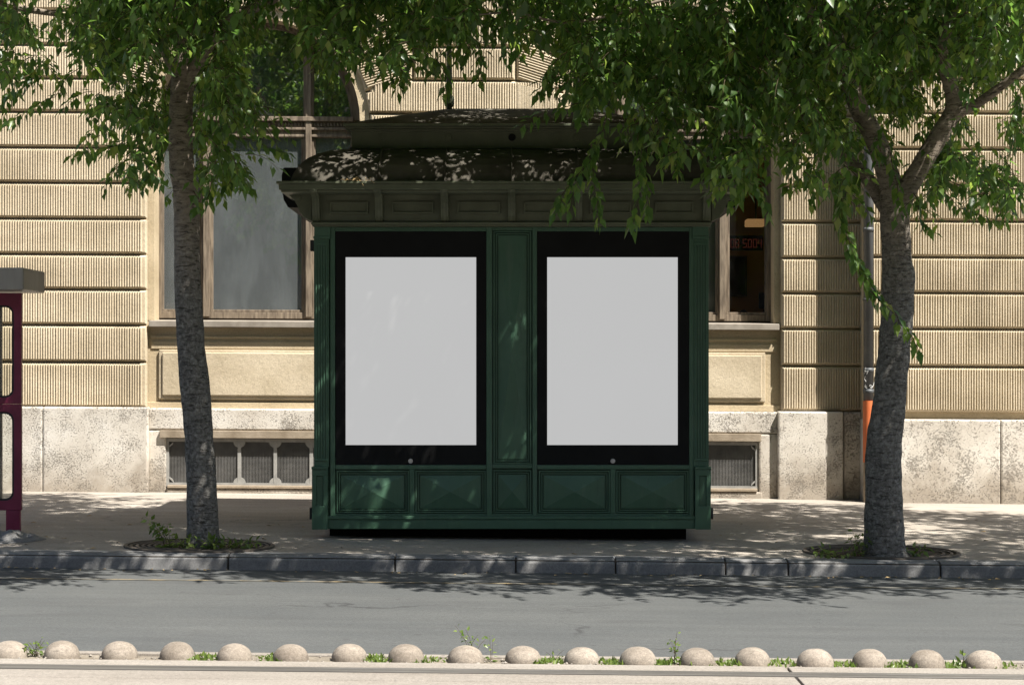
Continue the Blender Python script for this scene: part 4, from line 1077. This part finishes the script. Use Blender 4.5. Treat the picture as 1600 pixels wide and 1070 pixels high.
# ------------------------------------------------------------------ tree grates and weeds
def annulus(mb, c, r0, r1, zf, dz0, dz1, n=64, gap=None):
    for i in range(n):
        if gap and gap(i / n): continue
        a0, a1 = 2 * PI * i / n, 2 * PI * (i + 1) / n
        v = []
        for r in (r0, r1):
            for a in (a0, a1):
                x, y = c[0] + r * math.cos(a), c[1] + r * math.sin(a); v += [(x, y, zf(x, y) + dz0), (x, y, zf(x, y) + dz1)]
        mb.add(v, [(1, 5, 7, 3), (0, 1, 3, 2), (4, 6, 7, 5), (0, 2, 6, 4)])
for (px, py, R, lab) in ((310, 854.0, 0.66, 'rusty ringed iron tree grate round the slender left trunk'), (1379, 864.5, 0.69, 'dark sunken iron tree grate round the thick right trunk')):
    Dc = 16.86 if px < 800 else 16.93
    Dc = max(Dc, KERB + 0.27 + 0.0)
    c = ((px - CX) * Dc / F, Dc + 0.05)
    R2 = R; left = px < 800
    gr = empty('tree_grate', (c[0], c[1], pave_z(*c)), lab, 'tree grate')
    sq = 0.62 if not left else 0.60                      # grate keeps clear of the kerb
    zf = lambda x, y: pave_z(x, y)
    class Sq: pass
    def ell(mb, r0, r1, d0, d1):
        annulus(mb, (0, 0), r0, r1, lambda x, y: 0, d0, d1)
    m = MB()
    rr_ = np.arange(0.22, R - 0.03, 0.052) if left else [R - 0.16, R - 0.09]
    for r in rr_: ell(m, r, r + 0.026, 0.004, 0.014)
    for k in range(8 if left else 5):
        a = 2 * PI * k / (8 if left else 5) + 0.2; dx, dy = math.cos(a), math.sin(a); r_in = 0.2 if left else R - 0.2
        v = []
        for r in (r_in, R - 0.02):
            for s_ in (-.012, .012): v += [(dx * r - dy * s_, dy * r + dx * s_, 0.003), (dx * r - dy * s_, dy * r + dx * s_, 0.0125)]
        m.add(v, [(1, 5, 7, 3), (0, 1, 3, 2), (4, 6, 7, 5), (0, 2, 6, 4), (0, 4, 5, 1), (2, 3, 7, 6)])
    m2 = MB(); ell(m2, R - 0.035, R, 0.0, 0.018)
    m3 = MB(); ell(m3, 0.0, R - 0.02, 0.0, 0.0035)
    for mm_, nm, mt in ((m, 'ring_bars', 'cast_iron'), (m2, 'rim', 'cast_iron'), (m3, 'soil', 'soil')):
        mm_.v = [(c[0] + x, c[1] + y * 0.82, pave_z(c[0] + x, c[1] + y * 0.82) + z) for x, y, z in mm_.v]
        build(nm, mm_, M[mt], gr)
def weed(px, py, D, zfun, h, spread, ns, label, size=0.05, name='weed', cat='weed', group=None, lean=0.0):
    x0 = (px - CX) * D / F; z0 = zfun(x0, D)
    root = empty(name, (x0, D, z0), label, cat, group)
    f = Foliage()
    for k in range(ns):
        a = random.uniform(0, 2 * PI); q = Vector((x0 + random.uniform(-.3, .3) * spread, D + random.uniform(-.15, .15) * spread, z0)); pts = [q.copy()]
        d = Vector((math.cos(a) * spread + lean, math.sin(a) * spread * 0.5, h)); hh = random.uniform(0.5, 1.0)
        for t in (0.35, 0.7, 1.0): pts.append(q + Vector((d.x * t * t, d.y * t * t, d.z * t * hh)))
        k_ = 0
        acc = 0.0
        f.along(pts, 0.022, size, 0.0025, 0.9)
    f.d = [(d[0], d[1], d[2] + 0.9 * random.random()) for d in f.d]
    f.done(root, 'leaf', 'stem', M['weed'])
pz = lambda x, y: pave_z(x, y)
weed(262, 850, 16.72, pz, 0.36, 0.12, 6, 'tall green weed left of the slender tree foot', 0.075, 'weed', 'weed', None, -0.06)
weed(285, 856, 16.68, pz, 0.12, 0.14, 7, 'low leafy weed hugging the left side of the slender trunk', 0.07)
weed(328, 858, 16.62, pz, 0.11, 0.12, 7, 'leafy weed in front of the slender trunk foot', 0.07)
weed(372, 855, 16.72, pz, 0.08, 0.20, 9, 'low spreading weed on the grate right of the slender trunk', 0.07)
weed(1338, 866, 16.60, pz, 0.26, 0.12, 7, 'tall green weed left of the thick forked trunk', 0.06)
weed(1312, 868, 16.56, pz, 0.08, 0.20, 8, 'low sprawling weed over the rim of the right tree grate', 0.06)
weed(1430, 866, 16.66, pz, 0.10, 0.10, 5, 'small weed right of the thick forked trunk', 0.07)

# ------------------------------------------------------------------ concrete domes along the track
def dome_mesh():
    m = MB(); rows, seg, R, hh = 9, 28, 0.106, 0.090
    for i in range(rows):
        t = (PI / 2) * i / rows; r = R * math.cos(t) ** 0.85; z = hh * math.sin(t)
        for k in range(seg): m.v.append((r * math.cos(2 * PI * k / seg), r * math.sin(2 * PI * k / seg), z))
    m.v.append((0, 0, hh)); m.v = [(x, y, z) for x, y, z in m.v]
    for i in range(rows - 1):
        for k in range(seg): m.f.append((i * seg + k, i * seg + (k + 1) % seg, (i + 1) * seg + (k + 1) % seg, (i + 1) * seg + k))
    for k in range(seg): m.f.append(((rows - 1) * seg + k, (rows - 1) * seg + (k + 1) % seg, rows * seg))
    m.v = [(x, y, z) for x, y, z in m.v] + [(x, y, z - 0.05) for x, y, z in m.v[:seg]]
    o = len(m.v) - seg
    m.v = [tuple(Vector(v) * (1 + 0.015 * noise.noise(Vector(v) * 22) + 0.012 * noise.noise(Vector(v) * 60))) for v in m.v]
    for k in range(seg): m.f.append((o + k, o + (k + 1) % seg, (k + 1) % seg, k))
    return m
DOMX = [12, 99, 188, 276, 367, 456, 548, 635, 727, 817, 908, 997, 1088, 1178, 1271, 1358, 1448, 1538, 1629]
DLAB = ['concrete dome cut off by the left photo edge', 'pale concrete dome right of the grass tuft near the phone booth', 'smooth concrete dome below the slender left tree, left of its line', 'concrete dome directly below the slender left trunk',
        'concrete dome just right of the slender trunk line', 'concrete dome left of the kiosk left corner line', 'concrete dome under the left end of the left poster screen', 'concrete dome below the lock of the left poster screen',
        'concrete dome with the tall weed rising behind it', 'stained concrete dome under the kiosk centre panel, with dark spots', 'concrete dome under the left part of the right poster screen with grass at its foot', 'concrete dome under the right poster screen, clear of weeds',
        'concrete dome right of the reddish weed, under the kiosk right corner', 'concrete dome right of the kiosk, under the right window', 'concrete dome left of the thick trunk line by the slab joint', 'concrete dome below the thick forked trunk',
        'concrete dome just right of the thick trunk line', 'weathered concrete dome rightmost in view with leafy weed beside it', None]
dm = dome_mesh(); base_me = None; DD = 11.27
for i, px in enumerate(DOMX[:-1]):
    if base_me is None:
        o = build('dome_marker', dm, M['dome'], None, True); base_me = o
    else:
        o = base_me.copy(); COL.objects.link(o)
    x = (px + random.uniform(-2.5, 2.5) - CX) * DD / F
    o.location = (x, DD + random.uniform(-.02, .02), med_z(x) - 0.006); o.rotation_euler = (random.uniform(-.03, .03), random.uniform(-.03, .03), random.uniform(0, 6))
    s = random.uniform(0.97, 1.03); o.scale = (s, s * random.uniform(.97, 1.03), s * random.uniform(.95, 1.05))
    tag(o, DLAB[i], 'concrete dome', 'concrete domes along the tram track')
mz = lambda x, y: med_z(x) - 0.015
weed(54, 1020, 11.30, mz, 0.12, 0.06, 9, 'green grass tuft between the two leftmost domes', 0.035)
weed(737, 1024, 11.36, mz, 0.23, 0.09, 6, 'tall weed behind the dome under the kiosk', 0.034)
weed(767, 1026, 11.30, mz, 0.19, 0.02, 2, 'thin upright weed right of the dome under the kiosk', 0.034)
weed(868, 1028, 11.32, mz, 0.07, 0.05, 4, 'short dry weed between the domes under the kiosk centre', 0.025)
weed(1055, 1032, 11.32, mz, 0.19, 0.04, 5, 'upright reddish weed under the right poster screen', 0.034)
weed(1505, 1037, 11.30, mz, 0.10, 0.04, 3, 'broad leafed weed left of the rightmost dome', 0.055)
weed(386, 1026, 11.42, mz, 0.05, 0.02, 2, 'tiny weed at the foot of a dome right of the slender trunk', 0.03)
# short grass growing in the dirt strip
f = Foliage()
for k in range(520):
    px = random.choice([random.gauss(855, 12), random.gauss(955, 14), random.gauss(1035, 16), random.gauss(1140, 18), random.gauss(1225, 22), random.gauss(1310, 18), random.gauss(1405, 16), random.gauss(1485, 14), random.gauss(1560, 14), random.gauss(655, 20), random.gauss(590, 8), random.gauss(430, 14), random.gauss(320, 14)])
    D = random.uniform(11.16, 11.36); x = (px - CX) * D / F
    p = Vector((x, D, med_z(x) - 0.012))
    for j in range(2): f.leaf(p + Vector((random.uniform(-.02, .02), random.uniform(-.02, .02), 0)), (random.gauss(0, .5), random.gauss(0, .5), random.uniform(.4, 1.2)), (random.gauss(0, 1), -1, 0.3), random.uniform(0.018, 0.045))
tag(f.done(None, 'grass', 'stem', M['weed']), 'short green grass and clover sprouting between the concrete domes', 'grass', None, 'stuff')
# gravel crumbs in the dirt strip
m = MB()
for k in range(500):
    D = random.uniform(11.13, 11.37); x = random.uniform(-4.6, 4.6); r = random.uniform(0.004, 0.013); z = med_z(x) - 0.006
    v = [(x + r * random.uniform(.6, 1.2) * a, D + r * random.uniform(.6, 1.2) * b, z + r * 0.8 * c) for a, b, c in ((1, 0, 0), (-1, 0, 0), (0, 1, 0), (0, -1, 0), (0, 0, 1), (0, 0, -1))]
    m.add(v, [(0, 2, 4), (2, 1, 4), (1, 3, 4), (3, 0, 4), (2, 0, 5), (1, 2, 5), (3, 1, 5), (0, 3, 5)])
tag(build('gravel', m, M['concrete']), 'loose pale gravel crumbs lying between the concrete domes', 'gravel', None, 'stuff')
# dry fallen leaves on the pavement
f = Foliage()
for k in range(90):
    px = random.uniform(0, 1600); D = random.uniform(16.6, 20.5)
    x = (px - CX) * D / F
    if -2 < x < 2 and D > 17: continue
    f.leaf((x, D, pave_z(x, D) + 0.006), (random.gauss(0, 1), random.gauss(0, 1), 0.05), (random.gauss(0, .2), random.gauss(0, .2), 1), random.uniform(0.03, 0.07))
for k in range(110):
    px = random.uniform(0, 1600); D = KERB - 0.03 - abs(random.gauss(0, 0.10)); x = (px - CX) * D / F
    f.leaf((x, D, road_z(x) + 0.006 * math.sin(D) + 0.006), (random.gauss(0, 1), random.gauss(0, 1), 0.05), (random.gauss(0, .3), random.gauss(0, .3), 1), random.uniform(0.02, 0.05))
tag(f.done(None, 'leaf_litter', 'stem', M['straw']), 'dry leaf crumbs scattered over the shaded pavement and gutter', 'leaf litter', None, 'stuff')

# ------------------------------------------------------------------ phone booth at the left edge
BD = 18.0
pb = empty('phone_booth', (P(-40, 830, BD)[0], BD, pave_z(-4.9, BD)), 'dark magenta phone booth with grey metal roof cut off by the left photo edge', 'phone booth')
def rrect(x0, y0, x1, y1, r, n=6):
    pts = []
    for cx_, cy_, a0 in ((x1 - r, y0 + r, -90), (x1 - r, y1 - r, 0), (x0 + r, y1 - r, 90), (x0 + r, y0 + r, 180)):
        for k in range(n + 1):
            a = math.radians(a0 + 90 * k / n); pts.append((cx_ + r * math.cos(a), cy_ + r * math.sin(a)))
    return pts
def framed(mb, outer, inner_pts, D, dep):
    """plate with a rounded opening: outer rectangle (px) minus inner loop"""
    x0, y0, x1, y1 = outer; n = len(inner_pts)
    cx_, cy_ = (x0 + x1) / 2, (y0 + y1) / 2
    out = []
    for p in inner_pts:
        dx, dy = p[0] - cx_, p[1] - cy_
        t = min(((x1 - cx_) / abs(dx)) if abs(dx) > 1e-6 else 1e9, ((y1 - cy_) / abs(dy)) if abs(dy) > 1e-6 else 1e9)
        out.append((cx_ + dx * t, cy_ + dy * t))
    # snap to the corners
    for cxn, cyn in ((x0, y0), (x1, y0), (x1, y1), (x0, y1)):
        i = min(range(n), key=lambda j: (out[j][0] - cxn) ** 2 + (out[j][1] - cyn) ** 2); out[i] = (cxn, cyn)
    v = []
    for pts, d in ((out, D), (inner_pts, D), (out, D + dep), (inner_pts, D + dep)):
        for x, y in pts: q = P(x, y, D); v.append((q[0], d, q[2]))
    fs = []
    for i in range(n):
        j = (i + 1) % n
        fs += [(i, j, n + j, n + i), (2 * n + i, 3 * n + i, 3 * n + j, 2 * n + j), (n + i, n + j, 3 * n + j, 3 * n + i), (i, 2 * n + i, 2 * n + j, j)]
    mb.add(v, fs)
m = MB(); rub = MB()
for (a, b, c_, d_) in ((-150, 458, 33, 631), (-150, 631.3, 33, 797)):
    inn = rrect(a + 14, b + 19 if b < 500 else b + 12, c_ - 11.5, d_ - 10 if b < 500 else d_ - 15, 13)
    framed(m, (a, b, c_, d_), inn, BD, 0.05)
    inn2 = rrect(a + 17, b + 22 if b < 500 else b + 15, c_ - 14.5, d_ - 13 if b < 500 else d_ - 18, 11)
    v = []
    for pts, d in ((inn, BD + 0.008), (inn2, BD + 0.008), (inn, BD + 0.04), (inn2, BD + 0.04)):
        for x, y in pts: q = P(x, y, BD); v.append((q[0], d, q[2]))
    n = len(inn)
    rub.add(v, [f for i in range(n) for j in ((i + 1) % n,) for f in ((i, j, n + j, n + i), (2 * n + i, 3 * n + i, 3 * n + j, 2 * n + j), (n + i, n + j, 3 * n + j, 3 * n + i))])
m.pbox(31, 459, 36, 460.5, BD - 0.004, 0.01)
fpan = build('frame', m, M['magenta'], pb, False, 0.006); build('gasket', rub, M['rubber'], pb)
for y0, y1 in ((478, 620), (645, 780)):
    m = MB(); m.pbox(-132, y0, 18, y1, BD + 0.02, 0.006); build('pane', m, M['clear_glass'], pb)
for x0, x1 in ((9, 31), (-146, -124)):
    m = MB(); m.pbox(x0, 797, x1, 850, BD + 0.003, 0.05); build('leg', m, M['magenta'], pb, False, 0.005)
m = MB(); m.pbox(-170, 418, 37, 453, BD - 0.35, 0, BD + 0.45)
a = P(37, 453, BD - .35); b = P(37, 418, BD - .35)
build('roof', m, M['alu'], pb, False, 0.012)
m = MB(); m.pbox(-2.5, 470, 2.5, 797, BD + 0.052, 0.04); build('post', m, M['alu'], pb, False, 0.004)
# broken asphalt at its foot
m = MB(); rc = (P(18, 845, 17.35)[0], 17.35)
n1, n2 = 30, 12
for j in range(n2 + 1):
    for i in range(n1):
        a = 2 * PI * i / n1; r = j / n2
        rx_ = 0.36 * (1 + .25 * noise.noise(Vector((math.cos(a) * 1.6, math.sin(a) * 1.6, 4)))); ry_ = 0.42
        x, y = rc[0] - 0.1 + rx_ * r * math.cos(a), rc[1] + ry_ * r * math.sin(a)
        hgt = 0.09 * max(0, 1 - r ** 2.2) * (0.65 + 0.9 * noise.noise(Vector((x * 9, y * 9, 0)))) + 0.02 * noise.noise(Vector((x * 30, y * 30, 0))) * (1 - r)
        m.v.append((x, y, pave_z(x, y) + 0.003 + max(0, hgt)))
m.f = [(j * n1 + i, j * n1 + (i + 1) % n1, (j + 1) * n1 + (i + 1) % n1, (j + 1) * n1 + i) for j in range(n2) for i in range(n1)]
tag(centred('rubble_mound', m, M['granite'], (rc[0], rc[1], pave_z(*rc))), 'low mound of broken grey asphalt at the phone booth foot', 'rubble')

# ------------------------------------------------------------------ unseen building added opposite: blocks low sky, mirrored in the panes
ob = empty('building', (0, -15, 0), 'pale apartment building added across the street, unseen, to block low sky and reflect in the panes', 'building')
m = MB(); m.box(-45, 45, -27, -15, -0.6, 15.5); build('wall', m, M['stone_trim'], ob)
m = MB(); m.box(-46, 46, -15.6, -14.6, 15.503, 16.0); build('roof', m, M['zinc'], ob)
for i in range(14):
    for j in range(4):
        m = MB(); x = -39 + i * 6; m.box(x - 0.7, x + 0.7, -15.05, -14.98, 1.3 + j * 3.6, 3.3 + j * 3.6); build('window', m, M['clear_glass'], ob)

# ------------------------------------------------------------------ light, sky, camera
sun = bpy.data.lights.new('sun', 'SUN'); sun.energy = 5.0; sun.angle = math.radians(0.5); sun.color = (1.0, 0.955, 0.885)
so = bpy.data.objects.new('sun', sun); COL.objects.link(so); so.rotation_euler = Ldir.to_track_quat('Z', 'Y').to_euler(); so.location = (10, -5, 20)
w = bpy.data.worlds.new('World'); sc.world = w; w.use_nodes = True
nt = w.node_tree; bg = nt.nodes['Background']
sky = nt.nodes.new('ShaderNodeTexSky'); sky.sky_type = 'NISHITA'; sky.sun_disc = False
sky.sun_elevation = math.asin(Ldir.z); sky.sun_rotation = math.atan2(Ldir.x, Ldir.y)
sky.air_density = 1.0; sky.dust_density = 1.5; sky.ozone_density = 1.0
nt.links.new(sky.outputs[0], bg.inputs[0]); bg.inputs[1].default_value = 0.066
cam = bpy.data.cameras.new('camera'); co = bpy.data.objects.new('camera', cam); COL.objects.link(co)
cam.sensor_fit = 'HORIZONTAL'; cam.sensor_width = 36; cam.lens = 36 * F / 1600
co.location = (0, 0, H); co.rotation_euler = (math.radians(90), 0, 0)
cam.shift_y = (YH - 535) / 1600; cam.clip_start = 0.1; cam.clip_end = 1500
sc.camera = co
vs = sc.view_settings; vs.view_transform = 'Standard'; vs.look = 'None'; vs.gamma = 1; vs.use_curve_mapping = False
vs.exposure = 1.25
sc.cycles.max_bounces = 8; sc.cycles.transparent_max_bounces = 12; sc.cycles.caustics_reflective = False; sc.cycles.caustics_refractive = False
